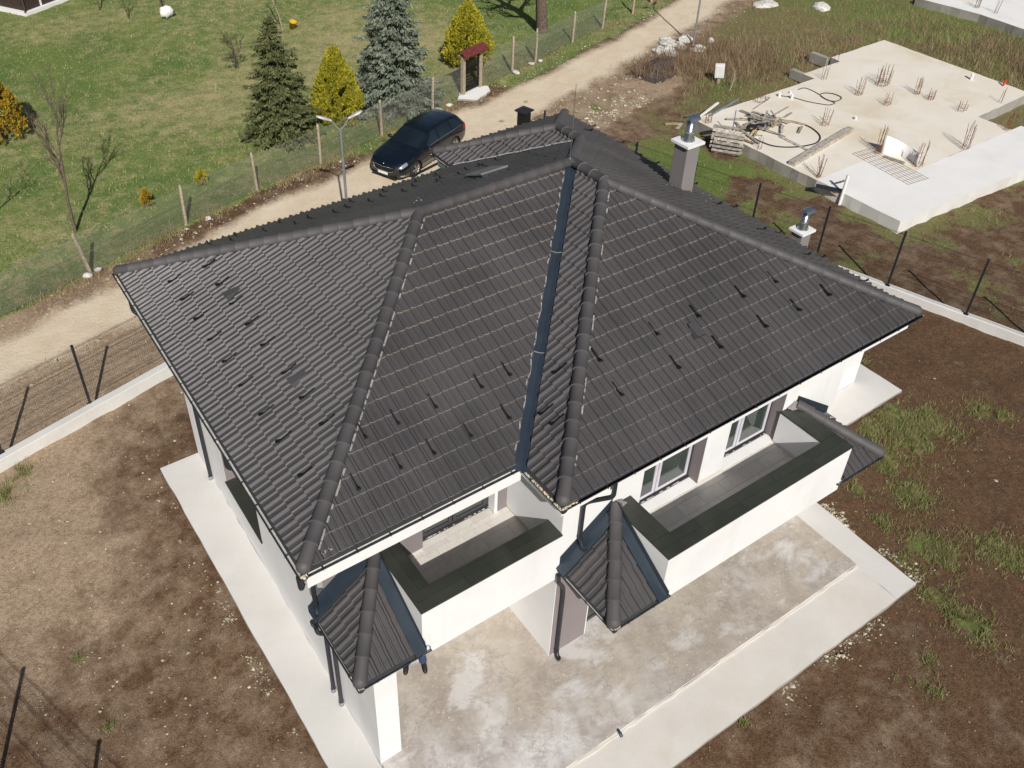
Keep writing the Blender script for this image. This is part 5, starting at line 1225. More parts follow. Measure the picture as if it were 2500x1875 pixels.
RB = [((34.192,13.946,0.45), 8, .85, .22, 'rusty starter bars in a square left of the big rust stain'), ((36.08,14.086,0.45), 18, .95, .42, 'largest dense cluster of rusty starter bars over the brown stain'), ((36.49,12.529,0.45), 8, .85, .2, 'rusty starter bars right of the large dense cluster'), ((36.451,11.83,0.45), 8, .5, .24, 'short rusty starter bars nearest the tall bars right of the large cluster'), ((34.298,12.545,0.45), 6, .55, .24, 'short rusty starter bars in the middle of the foundation'), ((30.266,12.713,0.45), 6, .8, .22, 'thin rusty starter bars beside the small white pipe'), ((34.338,16.016,0.45), 5, .75, .2, 'thin starter bars at the far step of the foundation'), ((36.484,17.037,0.45), 4, .75, .18, 'thin starter bars nearest the far corner of the foundation'), ((36.547,10.365,0.45), 6, .45, .3, 'short starter bars near the inner corner of the foundation'), ((33.272,8.093,0.45), 9, 1.15, .24, 'tall rusty starter bars near the right edge of the foundation'), ((30.327,8.25,0.45), 9, 1.1, .26, 'tall leaning rusty starter bars at the right end of the white form'), ((26.242,9.787,0.45), 9, 1.0, .10, 'bundled rusty starter bars beside the long wooden beam'), ((29.912,9.81,0.45), 9, 1.2, .14, 'rusty starter bars at the left end of the white form'), ((38.763,9.893,0.45), 3, .7, .15, 'three thin starter bars near the right corner of the foundation'), ((36.338,8.155,0.45), 7, .8, .16, 'dark rusty bars standing outside the notch of the foundation'), ((26.167,12.696,0.45), 4, .6, .12, 'starter bars in front of the scrap timber heap'), ((26.25,15.644,0.45), 6, .5, .18, 'starter bars behind the wooden pallet'), ((29.919,15.948,0.45), 8, .3, .4, 'stubby bars along the far edge of the foundation'), ((49.968,18.01,0.42), 7, .9, .2, 'starter bars at the edge of the second foundation'), ((49.976,16.906,0.42), 5, .9, .15, 'thin starter bars on the white part of the second foundation')]
for i, (pt, n, h, sp, lb) in enumerate(RB): rebar(pt, n, h, sp, lb, 100 + i, .05 if i != 11 else .12)
def lying(name, a, b, wd, ht, mat, label, cat, z=SZ, group=None, up=0.0):
    a, b = Vector((a[0], a[1], z + ht/2 + .004)), Vector((b[0], b[1], z + ht/2 + .004 + up)); c = a.copy(); o = MB().bar(a - c, b - c, wd, ht).build(name, mat, None, .004); o.location = c; return tag(o, label, cat, group)
lying('timber_beam', (26.126,11.018,0.45), (30.739,11.763,0.45), .28, .16, 'wood_grey', 'long grey wooden beam lying across the foundation', 'beam')
lying('plank', (28.306,15.717,0.45), (28.607,13.534,0.45), .16, .06, 'wood_grey', 'grey plank behind the scrap timber heap', 'plank')
lying('plank', (27.762,13.017,0.45), (27.705,11.514,0.45), .14, .05, 'wood_grey', 'brown plank crossing under the large black hose', 'plank')
lying('plank', (29.828,9.457,0.45), (29.979,8.636,0.45), .14, .07, 'wood_grey', 'short brown plank at the foot of the white form', 'plank')
lying('timber_pole', (28.92,15.507,0.45), (30.538,15.949,0.45), .035, .035, 'wood_grey', 'thin bent stick near the far edge of the foundation', 'stick')
lying('blue_pipe', (26.77,16.056,0.45), (28.527,16.103,0.45), .07, .07, 'steel_blue', 'blue grey pipe sticking out at the foundation corner', 'pipe', up=.35)
lying('white_plank', (25.971,16.11,0.45), (27.582,16.391,0.45), .10, .06, 'plastic_white', 'white plastic strip sticking out at the foundation corner', 'plank', up=.30)
o = MB().tube([(0, 0, 0), (.1, .1, 1.15)], .022, 8).build('blue_pole', 'steel_blue'); o.location = (26.07,14.133,0.45); tag(o, 'thin blue pole standing in the scrap timber heap', 'pole')
# scrap timber heap: each board is its own thing
hp = (27.462,14.108,0.45); rg = random.Random(55)
HB = ['pale board', 'grey board', 'splintered grey board', 'short pale offcut', 'dark weathered board', 'thin grey batten']
for i in range(34):
    L_ = rg.uniform(.5, 1.9); a = rg.gauss(.35, .55) + (math.pi/2 if rg.random() < .2 else 0); x = hp[0] + rg.gauss(.35, .85); y = hp[1] + rg.gauss(0, .42); z = SZ + .03 + .30 * max(0, 1 - ((x - hp[0] - .3)**2 / 1.6 + (y - hp[1])**2 / .5)) * rg.random() + .012 * (i % 6)
    mt = 'wood_grey' if rg.random() < .75 else 'wood_new'; o = MB().box((-L_/2, -rg.uniform(.03, .07), 0), (L_/2, rg.uniform(.03, .07), rg.uniform(.02, .04))).build('scrap_board', mt); o.location = (x, y, z); o.rotation_euler = (rg.gauss(0, .12), rg.gauss(0, .10), a); tag(o, 'loose board in the scrap timber heap beside the black hose', 'board', 'scrap boards in the heap')
for i, (u, v) in enumerate(((-.35, -.1), (.05, -.15))):
    m = MB(); m.lathe([(0, 0), (.20, .02), (.24, .12), (.20, .22), (0, .25)], (0, 0, 0), 9); o = m.build('black_bag', 'tarp_black'); o.location = (hp[0] + u, hp[1] + v, SZ + .12); o.scale = (1.2, .8, .8); tag(o, ['left of the two black plastic bags in the scrap heap', 'right of the two black plastic bags in the scrap heap'][i], 'bag', 'black bags in the scrap heap')
# pallets
def pallet(loc, rot, label, mat='wood_grey'):
    t = thing('pallet', label, 'pallet', loc, 0, 'wooden pallets at the foundation'); t.rotation_euler = rot
    for i in range(6): MB().box((0, i * .17, .12), (1.2, i * .17 + .11, .142)).build('slat', mat, t)
    for y in (0, .41, .83):
        for x in (0, .53, 1.06): MB().box((x, y, .022), (x + .14, y + .13, .119)).build('block', mat, t)
    for y in (0, .42, .85): MB().box((0, y, 0), (1.2, y + .11, .0215)).build('slat', mat, t)
pb = (25.581,14.691,0.1)
pallet((pb[0] - .35, pb[1] - .2, .05), (math.radians(58), 0, math.radians(-52)), 'upper grey pallet leaning on the foundation corner')
pallet((pb[0] - .55, pb[1] - .5, .02), (math.radians(40), 0, math.radians(-55)), 'lower grey pallet in front of the leaning pallet')
for i, (a, b, mt, lb) in enumerate((((26.047,14.163,0.3), (26.162,13.272,0.1), 'wood_new', 'pale plank sloping off the foundation edge below the pallets'), ((25.722,14.096,0.2), (25.975,13.344,0.05), 'wood_grey', 'grey plank in the grass below the pallets'), ((25.782,13.811,0.05), (25.975,13.344,0.05), 'wood_new', 'short pale stick in the grass below the pallets'), ((25.611,14.529,0.05), (25.806,14.14,0.05), 'wood_grey', 'board end under the lower pallet'))):
    lying('plank', a, b, .12, .04, mt, lb, 'plank', z=a[2] - .02, up=b[2] - a[2])
# hoses
def hose(pts, r, label):
    P_ = [Vector(q) for q in pts]; out = []
    for i in range(len(P_) - 1):
        p0, p1, p2, p3 = P_[max(0, i-1)], P_[i], P_[i+1], P_[min(len(P_)-1, i+2)]
        for k in range(8):
            t_ = k / 8; out.append(.5 * ((2*p1) + (-p0 + p2) * t_ + (2*p0 - 5*p1 + 4*p2 - p3) * t_**2 + (-p0 + 3*p1 - 3*p2 + p3) * t_**3))
    out.append(P_[-1]); o = MB().tube(out, r, 8).build('hose', 'hose_black'); tag(o, label, 'hose', 'black hoses on the foundation')
hose([(28.734,14.284,0.48),(29.204,13.917,0.48),(29.498,13.405,0.48),(29.511,12.755,0.48),(29.179,12.081,0.48),(28.598,11.77,0.48),(27.915,11.846,0.48),(27.29,12.123,0.48),(26.844,12.552,0.48),(26.714,13.099,0.48),(26.722,13.528,0.48)], .028, 'thick black hose lying in a wide loop beside the scrap heap')
hose([(32.33,15.856,0.47),(32.714,15.816,0.47),(32.769,15.416,0.47),(32.679,14.947,0.47),(32.532,14.526,0.47),(32.515,14.128,0.47),(32.492,13.941,0.47),(32.123,13.944,0.47),(31.87,14.252,0.47),(31.609,14.728,0.47),(31.425,15.32,0.47),(31.115,15.816,0.47)], .018, 'thin black hose running from the white pipe stubs')
hose([(32.651,14.924,0.485),(33.002,14.902,0.485),(33.256,14.628,0.485),(33.263,14.248,0.485),(33.078,14.062,0.485),(32.661,14.031,0.485),(32.467,14.302,0.485),(32.568,14.771,0.485)], .018, 'thin black hose coiled in a flat ring at the far end')
# white curved form between the bars
fa, fb = (30.017,9.741,0.45), (30.159,8.204,0.45); fa, fb = Vector(fa), Vector(fb); m = MB(); vs = []; n = 14; sd_ = (fb - fa).cross(Vector((0, 0, 1))).normalized()
for thk in (0, .04):
    for i in range(n + 1):
        u = i / n; q = fa.lerp(fb, u) - sd_ * (.42 * math.sin(math.pi * u) + thk); vs += [q, q + Vector((0, 0, .82 - .16 * math.sin(math.pi * u) - .28 * u))]
b0 = 2 * (n + 1)
m.add(vs, [(2*i, 2*i+2, 2*i+3, 2*i+1) for i in range(n)] + [(b0 + 2*i+1, b0 + 2*i+3, b0 + 2*i+2, b0 + 2*i) for i in range(n)] + [(2*i+1, 2*i+3, b0 + 2*i+3, b0 + 2*i+1) for i in range(n)] + [(0, 1, b0+1, b0), (2*n, b0+2*n, b0+2*n+1, 2*n+1)], 0, True)
tag(m.build('curved_form', 'plastic_white'), 'white curved sheet form standing between two rebar clusters', 'formwork')
# wire mesh sheet
g0, g1, g2 = [Vector(q) for q in [(28.992,10.312,0.46),(28.603,7.469,0.46),(29.275,7.395,0.46)]]; m = MB(); ux = g1 - g0; uy = g2 - g1
for i in range(8): m.bar(g0 + uy * i / 7 * 1.6 + Vector((0, 0, .02)), g0 + ux + uy * i / 7 * 1.6 + Vector((0, 0, .02)), .008)
for i in range(11): m.bar(g0 + ux * i / 10 + Vector((0, 0, .03)), g0 + ux * i / 10 + uy * 1.6 + Vector((0, 0, .03)), .008)
tag(m.build('reinforcement_mesh', 'rust'), 'rusty steel reinforcement mesh lying on the new concrete', 'mesh')
# pipe stubs
def stub(pt, h, r, mat, label, tilt=0.0):
    m = MB(); m.tube([(0, 0, -.02), (tilt * h, 0, h)], r, 12, caps=False); m.lathe([(r, h), (r * .8, h), (r * .8, h - .06), (0, h - .06)], (tilt * h, 0, 0), 12); o = m.build('pipe_stub', mat); o.location = pt; tag(o, label, 'pipe', 'plastic pipe stubs on the foundation')
stub((40.102,12.151,0.45), .32, .07, 'plastic_white', 'tallest white pipe stub near the far right edge'); stub((40.626,10.901,0.45), .30, .045, 'plastic_red', 'red pipe stub near the right corner', .4)
stub((31.855,12.353,0.45), .14, .06, 'plastic_white', 'small white pipe stub alone in the middle of the slab'); stub((31.284,15.352,0.45), .22, .06, 'plastic_white', 'white pipe stub where the thin hose starts'); stub((30.989,15.816,0.45), .2, .06, 'plastic_white', 'white pipe stub nearest the far edge of the foundation'); stub((31.72,15.792,0.45), .1, .06, 'plastic_white', 'shortest white pipe stub behind the hose end')
# prop with planks at the slab edge
t = thing('timber_prop', 'pale timber prop with a diagonal plank at the foundation edge', 'prop', (25.966,8.454,0))
MB().tube([(0, 0, -.05), (.05, .0, 1.22)], .06, 8).build('pole', 'paint_white_metal', t); MB().bar((.0, .05, 1.0), (.75, .55, .50), .10, .03).build('brace', 'wood_grey', t); MB().bar((-.15, .42, .40), (.2, .1, .10), .1, .03).build('brace', 'wood_new', t); MB().bar((-.35, .95, .46), (.15, .1, .46), .3, .02).build('board', 'anthracite', t)
# white meter cabinet, stones, heaps
t = thing('meter_cabinet', 'white tilted meter cabinet in the grass beyond the foundation', 'cabinet', (30.77, 19.22, 0), math.radians(-55)); t.rotation_euler = (.1, -.08, math.radians(-50))
MB().box((-.06, -.04, -.1), (.06, .04, .35)).build('stand', 'wood_grey', t); m = MB(); m.prism([(-.22, -.12), (.22, -.12), (.22, .12), (-.22, .12)], .28, .95); m.build('box', 'plastic_white', t, .02); MB().box((-.18, -.128, .34), (.18, -.121, .89)).build('door', 'plastic_white', t, .004)
def rock(loc, r, label, seed, mat='stone_white', flat=.45, cat='stone', group=None):
    rg = np.random.default_rng(seed); bm = bmesh.new(); bmesh.ops.create_icosphere(bm, subdivisions=2, radius=1)
    for v in bm.verts:
        k = 1 + .30 * (vnoise(v.co.x * 2 + 5, v.co.y * 2 + v.co.z * 3 + 5, seed) - .5) * 2; v.co = Vector((v.co.x * r[0] * k, v.co.y * r[1] * k, v.co.z * r[2] * k))
    me = bpy.data.meshes.new('boulder'); bm.to_mesh(me); bm.free(); me.materials.append(MAT[mat]); o = link('boulder', me); o.location = loc; o.rotation_euler = (0, 0, seed); return tag(o, label, cat, group)
rock((41.503,25.834,0), (.9, .55, .22), 'flat pale boulder in the meadow left of the other boulder', 3, group='flat pale boulders'); rock((43.881,23.751,0), (.75, .45, .2), 'flat pale boulder in the meadow right of the other boulder', 4, group='flat pale boulders')
rp = (32.883,23.771,0)
for i in range(16):
    rg = random.Random(i); rock((rp[0] + rg.gauss(-.5, .9), rp[1] + rg.gauss(-.1, .5), .06), (rg.uniform(.2, .55), rg.uniform(.15, .4), rg.uniform(.08, .22)), 'pale broken limestone block in the heap at the lamp post', 40 + i, group='limestone heap at the lamp post')
hp2 = (29.648,22.077,0); bm = bmesh.new(); bmesh.ops.create_grid(bm, x_segments=24, y_segments=18, size=1)
for v in bm.verts:
    d2 = math.hypot(v.co.x, v.co.y); v.co.z = max(-.1, .55 * max(0, 1 - d2**1.5) * (.6 + .8 * float(fbm(v.co.x * 3 + 9, v.co.y * 3 + 9, 5))) - .03); v.co.x *= 1.8; v.co.y *= 1.0
me = bpy.data.meshes.new('brush_heap'); bm.to_mesh(me); bm.free(); me.materials.append(MAT['bark_dark']); o = link('brush_heap', me); o.location = hp2; o.rotation_euler = (0, 0, .3); tag(o, 'dark heap of cut brush between the road and the meadow', 'heap')
n = 2600; bx = RNG.normal(hp2[0], .95, n); by = RNG.normal(hp2[1], .55, n); blades('brush_twigs', bx, by, RNG.uniform(.12, .5, n), RNG.uniform(.012, .03, n), 'blade_brown', 1.0, label='dry brown twigs on the brush heap by the road', cat='twigs', zoff=.18)
bare_tree((30.547,18.309,0), 1.1, 'small pale dead branch in the grass below the meter cabinet', 71, .03, .6, 'wood_post', (1.5, .3), 2, .3, 'dead_branch', 'branch', kids=3)
for i, (pt, lb) in enumerate((((25.543,17.066,0), 'pale board lying in the grass left of the pallets'), ((25.661,16.704,0), 'short dark board in the grass left of the pallets'), ((5.365,20.667,0), 'white scrap lying at the verge near the third fence post'))):
    o = MB().box((-.3, -.08, 0), (.3, .08, .035)).build('scrap_board', ['wood_new', 'wood_grey', 'plastic_white'][i]); o.location = (pt[0], pt[1], .02); o.scale = (1, 1, 1) if i < 2 else (.35, 1, 1); o.rotation_euler = (0, 0, -.5 + i); tag(o, lb, 'board')

# ------------------------------------------------------------------ parked estate car
ca, cb = Vector((13.54, 19.27, 0)), Vector((16.05, 20.27, 0)); fw = (ca - cb).normalized(); side = Vector((-fw.y, fw.x, 0))
mid = (ca + cb) / 2 - side * .78 if False else (ca + cb) / 2
# the visible wheels are on the left-hand side of the car (towards the house)
nrm = Vector((fw.y, -fw.x, 0));  nrm = nrm if nrm.dot(Vector((0, -1, 0))) > 0 else -nrm
cen = mid - nrm * .80
car = thing('estate_car', 'dark blue estate car parked on the dirt road', 'car', cen, math.atan2(fw.y, fw.x))
ST = [  # x, then (y, z): bottom, sill, widest, shoulder, roof edge; z of the centre line
 (2.345, (.55,.30),(.70,.38),(.74,.50),(.68,.62),(.45,.665), .675), (2.28, (.66,.24),(.79,.34),(.82,.54),(.75,.68),(.52,.735), .75), (2.08, (.74,.21),(.86,.33),(.88,.58),(.81,.765),(.60,.83), .85), (1.75, (.78,.19),(.90,.33),(.905,.62),(.85,.84),(.66,.895), .92),
 (1.30, (.80,.18),(.905,.33),(.915,.66),(.865,.90),(.70,.955), .985), (.98, (.80,.18),(.905,.33),(.915,.68),(.87,.935),(.73,.99), 1.025), (.62, (.80,.18),(.905,.33),(.915,.69),(.875,.955),(.69,1.17), 1.225), (.20, (.80,.18),(.905,.33),(.915,.70),(.88,.97),(.625,1.385), 1.43),
 (-.25, (.80,.18),(.905,.33),(.915,.70),(.88,.98),(.60,1.44), 1.485), (-.95, (.80,.18),(.905,.33),(.915,.71),(.88,.99),(.59,1.435), 1.48), (-1.55, (.80,.19),(.905,.34),(.915,.72),(.875,1.0),(.58,1.40), 1.45), (-1.92, (.78,.22),(.89,.36),(.905,.73),(.86,1.0),(.565,1.345), 1.40),
 (-2.12, (.74,.26),(.87,.40),(.89,.74),(.845,.995),(.55,1.21), 1.275), (-2.25, (.70,.29),(.84,.42),(.87,.72),(.82,.97),(.56,1.06), 1.09), (-2.33, (.64,.32),(.80,.44),(.83,.66),(.78,.90),(.56,.95), .965), (-2.36, (.58,.36),(.74,.46),(.77,.62),(.72,.80),(.5,.84), .85)]
def cr(vals, xs, x):
    """smooth (monotone-ish) interpolation along the car"""
    i = 0
    while i < len(xs) - 2 and x < xs[i+1]: i += 1
    t = (x - xs[i]) / (xs[i+1] - xs[i]); p1, p2 = vals[i], vals[i+1]; p0 = vals[i-1] if i > 0 else p1; p3 = vals[i+2] if i + 2 < len(vals) else p2
    m1 = (p2 - p0) / 2 * (.75 if i > 0 else 1); m2 = (p3 - p1) / 2 * .75; t2, t3 = t*t, t*t*t
    return (2*t3 - 3*t2 + 1) * p1 + (t3 - 2*t2 + t) * m1 + (-2*t3 + 3*t2) * p2 + (t3 - t2) * m2
XS = [s[0] for s in ST]
def section(x):
    cp = [np.array((0.0, cr(np.array([s[1][1] for s in ST]), XS, x)))]
    for j in range(1, 6): cp.append(np.array((cr(np.array([s[j][0] for s in ST]), XS, x), cr(np.array([s[j][1] for s in ST]), XS, x))))
    cp.append(np.array((0.0, cr(np.array([s[6] for s in ST]), XS, x)))); return cp
def surf(x, v):
    """v runs 0 (bottom centre) to 6 (roof centre)"""
    cp = section(x); i = min(5, int(v)); t = v - i; p1, p2 = cp[i], cp[i+1]; p0 = cp[i-1] if i else np.array((-p2[0], p2[1])); p3 = cp[i+2] if i + 2 < 7 else np.array((-cp[5][0], cp[5][1]))
    k = .55; m1, m2 = (p2 - p0) / 2 * k, (p3 - p1) / 2 * k
    if i == 0: m1 = p2 - p1; m2 = m1
    t2, t3 = t*t, t*t*t; q = (2*t3 - 3*t2 + 1) * p1 + (t3 - 2*t2 + t) * m1 + (-2*t3 + 3*t2) * p2 + (t3 - t2) * m2
    xx = x; ay = (abs(q[0]) / .9) ** 2.2
    if x > 1.4: f_ = min(1, (x - 1.4) / .9); xx = x - .20 * ay * f_ * f_
    if x < -1.7: f_ = min(1, (-1.7 - x) / .6); xx = x + .10 * ay * f_ * f_
    return np.array((xx, q[0], q[1]))
WX = (1.343, -1.343); WR = .335
def patch(x0, x1, v0f, v1f, sgn, nx_=10, nv=6, off=.004, xf=None):
    """surface patch lifted a little off the body; v limits may depend on x"""
    vs = []; fs = []
    for a in range(nx_ + 1):
        x = x0 + (x1 - x0) * a / nx_; va = v0f(x) if callable(v0f) else v0f; vb = v1f(x) if callable(v1f) else v1f
        for b in range(nv + 1):
            v = va + (vb - va) * b / nv; xx = x + (xf(b / nv) if xf else 0); q = surf(xx, v); e1 = surf(xx - .01, v) - q; e2 = surf(xx, min(5.999, v + .02)) - surf(xx, max(0, v - .02)); n_ = np.cross(e1, e2); n_ = n_ / (np.linalg.norm(n_) + 1e-9)
            if n_[2] < 0 and v > 4: n_ = -n_
            if v <= 4.2 and n_[1] < 0: n_ = -n_
            q = q + n_ * off; vs.append((q[0], q[1] * sgn, q[2]))
    for a in range(nx_):
        for b in range(nv):
            f = (a*(nv+1) + b, a*(nv+1) + b + 1, (a+1)*(nv+1) + b + 1, (a+1)*(nv+1) + b); fs.append(f if sgn > 0 else f[::-1])
    return vs, fs
m = MB(); NX, NV = 110, 48; xs = np.linspace(2.345, -2.36, NX + 1); grid = [[surf(x, 6 * j / NV) for j in range(NV + 1)] for x in xs]
for sgn in (1, -1):
    vs = [(q[0], q[1] * sgn, q[2]) for row in grid for q in row]; fs = []
    for i in range(NX):
        for j in range(NV):
            c = (grid[i][j] + grid[i+1][j+1]) / 2
            if any((c[0] - wx)**2 + (c[2] - .33)**2 < .375**2 for wx in WX) and c[1] > .55 and c[2] < .75: continue
            f = (i*(NV+1) + j, i*(NV+1) + j + 1, (i+1)*(NV+1) + j + 1, (i+1)*(NV+1) + j); fs.append(f[::-1] if sgn > 0 else f)
    m.add(vs, fs, 0, True)
    for wx in WX:      # arch lining
        n = 18; vv = []
        for y in (.915, .52):
            for k in range(n + 1):
                a = math.pi * (-.12 + 1.24 * k / n); vv.append((wx + .378 * math.cos(a), y * sgn, .33 + .378 * math.sin(a)))
        m.add(vv, [(k, k+1, n+2+k, n+1+k) for k in range(n)], 1); m.add([(wx + .40 * math.cos(6.283 * k / 16), .52 * sgn, .36 + .40 * math.sin(6.283 * k / 16)) for k in range(16)], [tuple(range(16))], 1)
for row in (grid[0], grid[-1]):
    pts = [(q[0], q[1], q[2]) for q in row] + [(q[0], -q[1], q[2]) for q in row[::-1]]; m.add(pts, [tuple(range(len(pts)))], 0)
m.build('body', ['car_paint', 'car_black'], car)
# wheels
def wheel(wx, sgn):
    w_ = empty('wheel', (wx, sgn * .80, .33), parent=car)
    m = MB(); n = 26; prof = [(.205, -.10), (.30, -.105), (.328, -.08), (.335, -.03), (.335, .03), (.328, .08), (.30, .105), (.225, .10)]; vs = []
    for r, yy in prof:
        for k in range(n): a = 6.283 * k / n; vs.append((r * math.cos(a), yy * sgn, r * math.sin(a)))
    m.add(vs, [(i*n + k, i*n + (k+1) % n, (i+1)*n + (k+1) % n, (i+1)*n + k) for i in range(len(prof)-1) for k in range(n)], 0, True); m.build('tyre', 'tyre', w_)
    m = MB(); y = .085 * sgn
    vs = [(r * math.cos(6.283 * k / n), yy, r * math.sin(6.283 * k / n)) for r, yy in ((.228, .098 * sgn), (.212, .098 * sgn), (.205, .02 * sgn)) for k in range(n)]; m.add(vs, [(i*n + k, i*n + (k+1) % n, (i+1)*n + (k+1) % n, (i+1)*n + k) for i in range(2) for k in range(n)], 0, True)
    for k in range(5):
        for dlt in (-.16, .16): a = 6.283 * k / 5; m.bar((.05 * math.cos(a), y, .05 * math.sin(a)), (.214 * math.cos(a + dlt), y, .214 * math.sin(a + dlt)), .03, .03, up=(0, 1, 0))
    m.tube([(0, y - .02 * sgn, 0), (0, y + .018 * sgn, 0)], .055, 12); m.build('rim', 'rim', w_)
    m = MB(); m.tube([(0, .0, 0), (0, .03 * sgn, 0)], .19, 18); m.build('brake_disc', 'car_black', w_)
for wx in WX:
    for sgn in (1, -1): wheel(wx, sgn)
# glass
m = MB()
for sgn in (1, -1): m.add(*patch(.93, .24, 5.08, 6.0, sgn, 8, 8, .004, None), 0, True)
m.build('windscreen', 'car_glass', car)
for sgn in (1, -1):
    for nm, x0, x1 in (('front_window', .52, -.22), ('rear_window', -.32, -1.12), ('quarter_window', -1.20, -1.86)):
        top = (lambda x: 4.90 - .55 * max(0, (x - .05)) / .5) if nm == 'front_window' else ((lambda x: 4.90) if nm == 'rear_window' else (lambda x: 4.88 - .55 * max(0, (-x - 1.5)) / .36))
        vs, fs = patch(x0, x1, 4.12, top, sgn, 8, 5, .006); MB().add(vs, fs, 0, True).build(nm, 'car_glass', car)
    vs, fs = patch(.60, -1.95, 4.02, 4.09, sgn, 16, 1, .008); MB().add(vs, fs, 0, True).build('window_trim', 'chrome', car)
    MB().tube([(.15, sgn * .60, 1.43), (.0, sgn * .60, 1.475), (-1.5, sgn * .585, 1.455), (-1.75, sgn * .575, 1.41)], .014, 6).build('roof_rail', 'car_black', car)
    m = MB(); m.lathe([(0, -.07), (.075, -.05), (.095, .0), (.075, .06), (0, .075)], (0, 0, 0), 10); o = m.build('door_mirror', 'car_paint', car); o.location = (.60, sgn * 1.0, .985); o.scale = (.75, 1.15, .95)
    MB().box((.56, min(sgn * .86, sgn * .98), .95), (.62, max(sgn * .86, sgn * .98), .97)).build('mirror_arm', 'car_black', car)
    for xx in (-.05, -.95): vs, fs = patch(xx, xx - .18, 3.62, 3.72, sgn, 3, 1, .018); MB().add(vs, fs, 0, True).build('door_handle', 'car_paint', car)
    vs, fs = patch(2.30, 1.90, lambda x: 3.55 - .05 * (2.3 - x), lambda x: 4.25 + .25 * (x - 1.9), sgn, 8, 3, .005); MB().add(vs, fs, 0, True).build('headlight', 'lamp_clear', car)
    vs, fs = patch(2.30, 2.12, 1.55, 2.1, sgn, 4, 2, .006); MB().add(vs, fs, 0, True).build('fog_light', 'lamp_clear', car)
    vs, fs = patch(-2.34, -1.98, 3.25, 4.0, sgn, 6, 3, .006); MB().add(vs, fs, 0, True).build('tail_light', 'lamp_red', car)
    vs, fs = patch(.95, -.85, 1.9, 2.25, sgn, 10, 2, .004); MB().add(vs, fs, 0, True).build('sill_dust', 'dust_grey', car)
    for xx in (.62, -.27, -1.18):
        vs, fs = patch(xx, xx - .012, 2.2, 4.0, sgn, 1, 8, .003); MB().add(vs, fs, 0).build('door_gap', 'car_black', car)
m = MB()
for sgn in (1, -1): m.add(*patch(-2.02, -2.24, 5.12, 6.0, sgn, 4, 6, .004), 0, True)
m.build('rear_screen', 'car_glass', car)
m = MB(); pts = [(-.50, .655), (-.46, .49), (-.30, .45), (.30, .45), (.46, .49), (.50, .655), (.12, .665), (0, .64), (-.12, .665)]
m.add([(2.362 - .25 * abs(y)**2.2, y, z) for y, z in pts], [tuple(range(9))[::-1]]); m.build('grille', 'car_black', car)
m = MB(); m.add([(2.352 - .25 * abs(y)**2.2, y, z) for y, z in ((-.62, .36), (-.5, .26), (.5, .26), (.62, .36))], [(0, 3, 2, 1)]); m.build('lower_intake', 'car_black', car)
m = MB(); m.tube([(2.366 - .25 * abs(y)**2.2, y, z) for y, z in pts + pts[:1]], .016, 6, caps=False); m.build('grille_surround', 'chrome', car)
m = MB(); 
for i in range(13):
    y = -.42 + .07 * i; m.bar((2.366 - .25 * abs(y)**2.2, y, .465), (2.366 - .25 * abs(y)**2.2, y, .635), .012)
tag(m.build('grille_slats', 'car_black', car), kind='stuff')
MB().lathe([(0, .012), (.035, .008), (.04, 0)], (2.27, 0, .757), 14).build('badge', 'chrome', car)
MB().box((2.372, -.26, .33), (2.384, .26, .44)).build('number_plate', 'plate', car); MB().box((2.3845, -.26, .33), (2.386, -.22, .44)).build('plate_band', 'plate_blue', car)
MB().box((2.10, -.62, .20), (2.31, .62, .27)).build('front_lip', 'car_black', car, .03)
MB().box((-2.40, -.60, .30), (-2.30, .60, .44)).build('rear_bumper', 'car_black', car, .03)

# ------------------------------------------------------------------ person on the terrace, hidden to the shins by the porch roof
pp_ = thing('person', 'person in blue trousers and black shoes standing on the terrace under the porch roof', 'person', (2.40, .80, .115), math.radians(-118))
def skin(name, verts, edges, rad, mat, sub=2):
    me = bpy.data.meshes.new(name); me.from_pydata(verts, edges, []); me.materials.append(MAT[mat]); o = link(name, me, pp_)
    o.modifiers.new('skin', 'SKIN'); sv = me.skin_vertices[0].data
    for i, r in enumerate(rad): sv[i].radius = (r, r) if not isinstance(r, tuple) else r
    sv[0].use_root = True; s = o.modifiers.new('sub', 'SUBSURF'); s.levels = sub; s.render_levels = sub; return o
B_ = [(0,0,.96),(0,0,1.10),(.01,0,1.26),(.01,0,1.42),(.02,0,1.50),(.03,0,1.58),(.05,0,1.68),(.03,0,1.76), (0,.10,.92),(.03,.13,.50),(-.01,.15,.10),(.03,.155,.05),(.15,.19,.035), (0,-.10,.92),(.03,-.14,.50),(-.01,-.17,.10),(.03,-.175,.05),(.15,-.22,.035), (0,.18,1.42),(-.02,.24,1.14),(.10,.22,.93),(.15,.20,.86), (0,-.18,1.42),(-.02,-.24,1.14),(.10,-.22,.93),(.15,-.20,.86)]
E_ = [(0,1),(1,2),(2,3),(3,4),(4,5),(5,6),(6,7),(0,8),(8,9),(9,10),(10,11),(11,12),(0,13),(13,14),(14,15),(15,16),(16,17),(3,18),(18,19),(19,20),(20,21),(3,22),(22,23),(23,24),(24,25)]
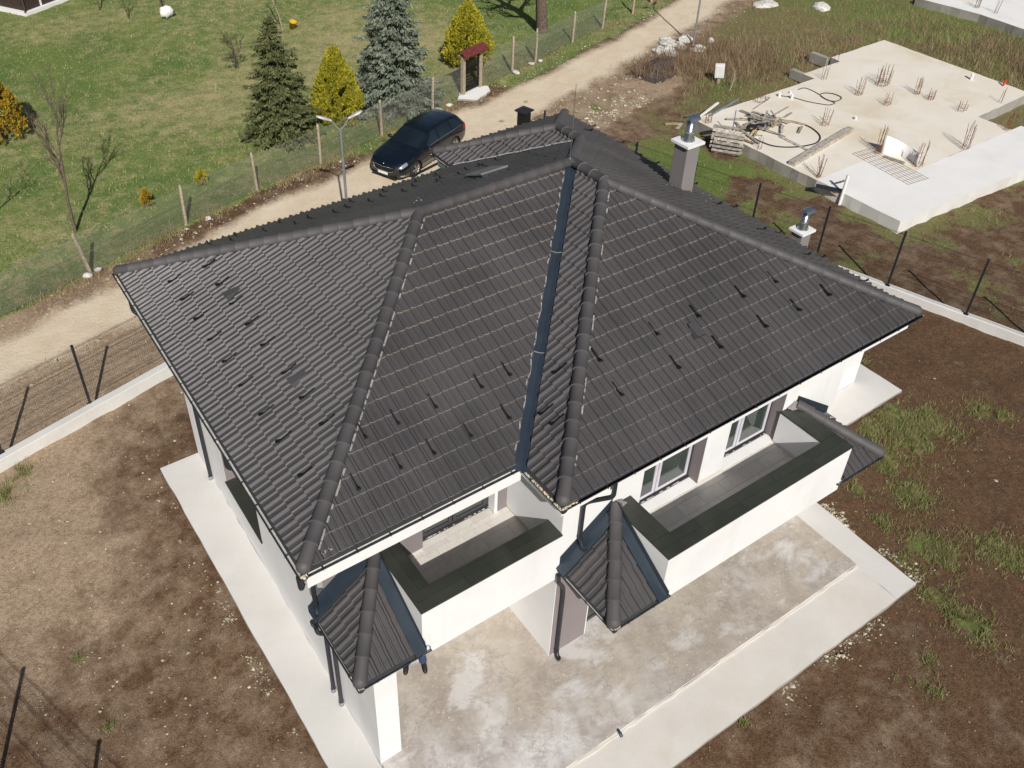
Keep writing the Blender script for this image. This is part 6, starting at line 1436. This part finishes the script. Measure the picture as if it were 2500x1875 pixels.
Rr = [(.15,.12),(.14,.11),(.16,.12),(.15,.11),.065,.06,(.085,.10),.075,.09,.065,.035,.025,.015,.09,.065,.035,.025,.015,.06,.045,.035,.03,.06,.045,.035,.03]
skin('body', B_, E_, Rr, 'skin')
def cloth(name, pts, rad, mat):
    MB().tube(pts, rad, 12).build(name, mat, pp_)
for s in (1, -1):
    cloth('trouser_leg', [(0, s*.09, .98), (.0, s*.105, .80), (.03, s*.135 if s > 0 else s*.142, .50), (.0, s*.155 if s > 0 else s*.165, .20), (.01, s*.16 if s > 0 else s*.172, .075)], [.105, .10, .085, .08, .085], 'cloth_blue')
    y = s*.17 if s > 0 else s*.19; m = MB(); vs = []
    for x, w_, h in ((-.10, .045, .09), (-.04, .058, .13), (.03, .058, .115), (.14, .06, .075), (.22, .052, .055), (.265, .02, .03)):
        for a, b in ((-1, 0), (-.9, .6), (0, 1), (.9, .6), (1, 0)): vs.append((x, y + s * .12 * max(0, x) + a * w_, b * h))
    m.add(vs, [(i*5 + k, (i+1)*5 + k, (i+1)*5 + k + 1, i*5 + k + 1) for i in range(5) for k in range(4)] + [(0, 1, 2, 3, 4), (29, 28, 27, 26, 25)], 0, True); m.build('shoe', 'shoe', pp_)
    cloth('sleeve', [(0, s*.15, 1.44), (0, s*.20, 1.38), (-.02, s*.24, 1.14), (.08, s*.225, .97)], [.075, .075, .06, .05], 'cloth_dark')
cloth('jacket', [(0, 0, .90), (0, 0, 1.1), (.01, 0, 1.3), (.01, 0, 1.45), (.02, 0, 1.52)], [.175, .17, .185, .16, .08], 'cloth_dark')
MB().lathe([(0, 0), (.09, -.03), (.105, -.10), (.09, -.16)], (.02, 0, 1.85), 12).build('hair', 'hair', pp_)
# drain spout on the terrace edge
m = MB(); m.tube([(0, .06, .10), (0, -.02, .10), (.0, -.07, .05)], .035, 10); o = m.build('drain_spout', 'valley_metal'); o.location = ((5.01,-2.718)[0], -2.68, 0); tag(o, 'small dark drain spout at the terrace edge', 'pipe')
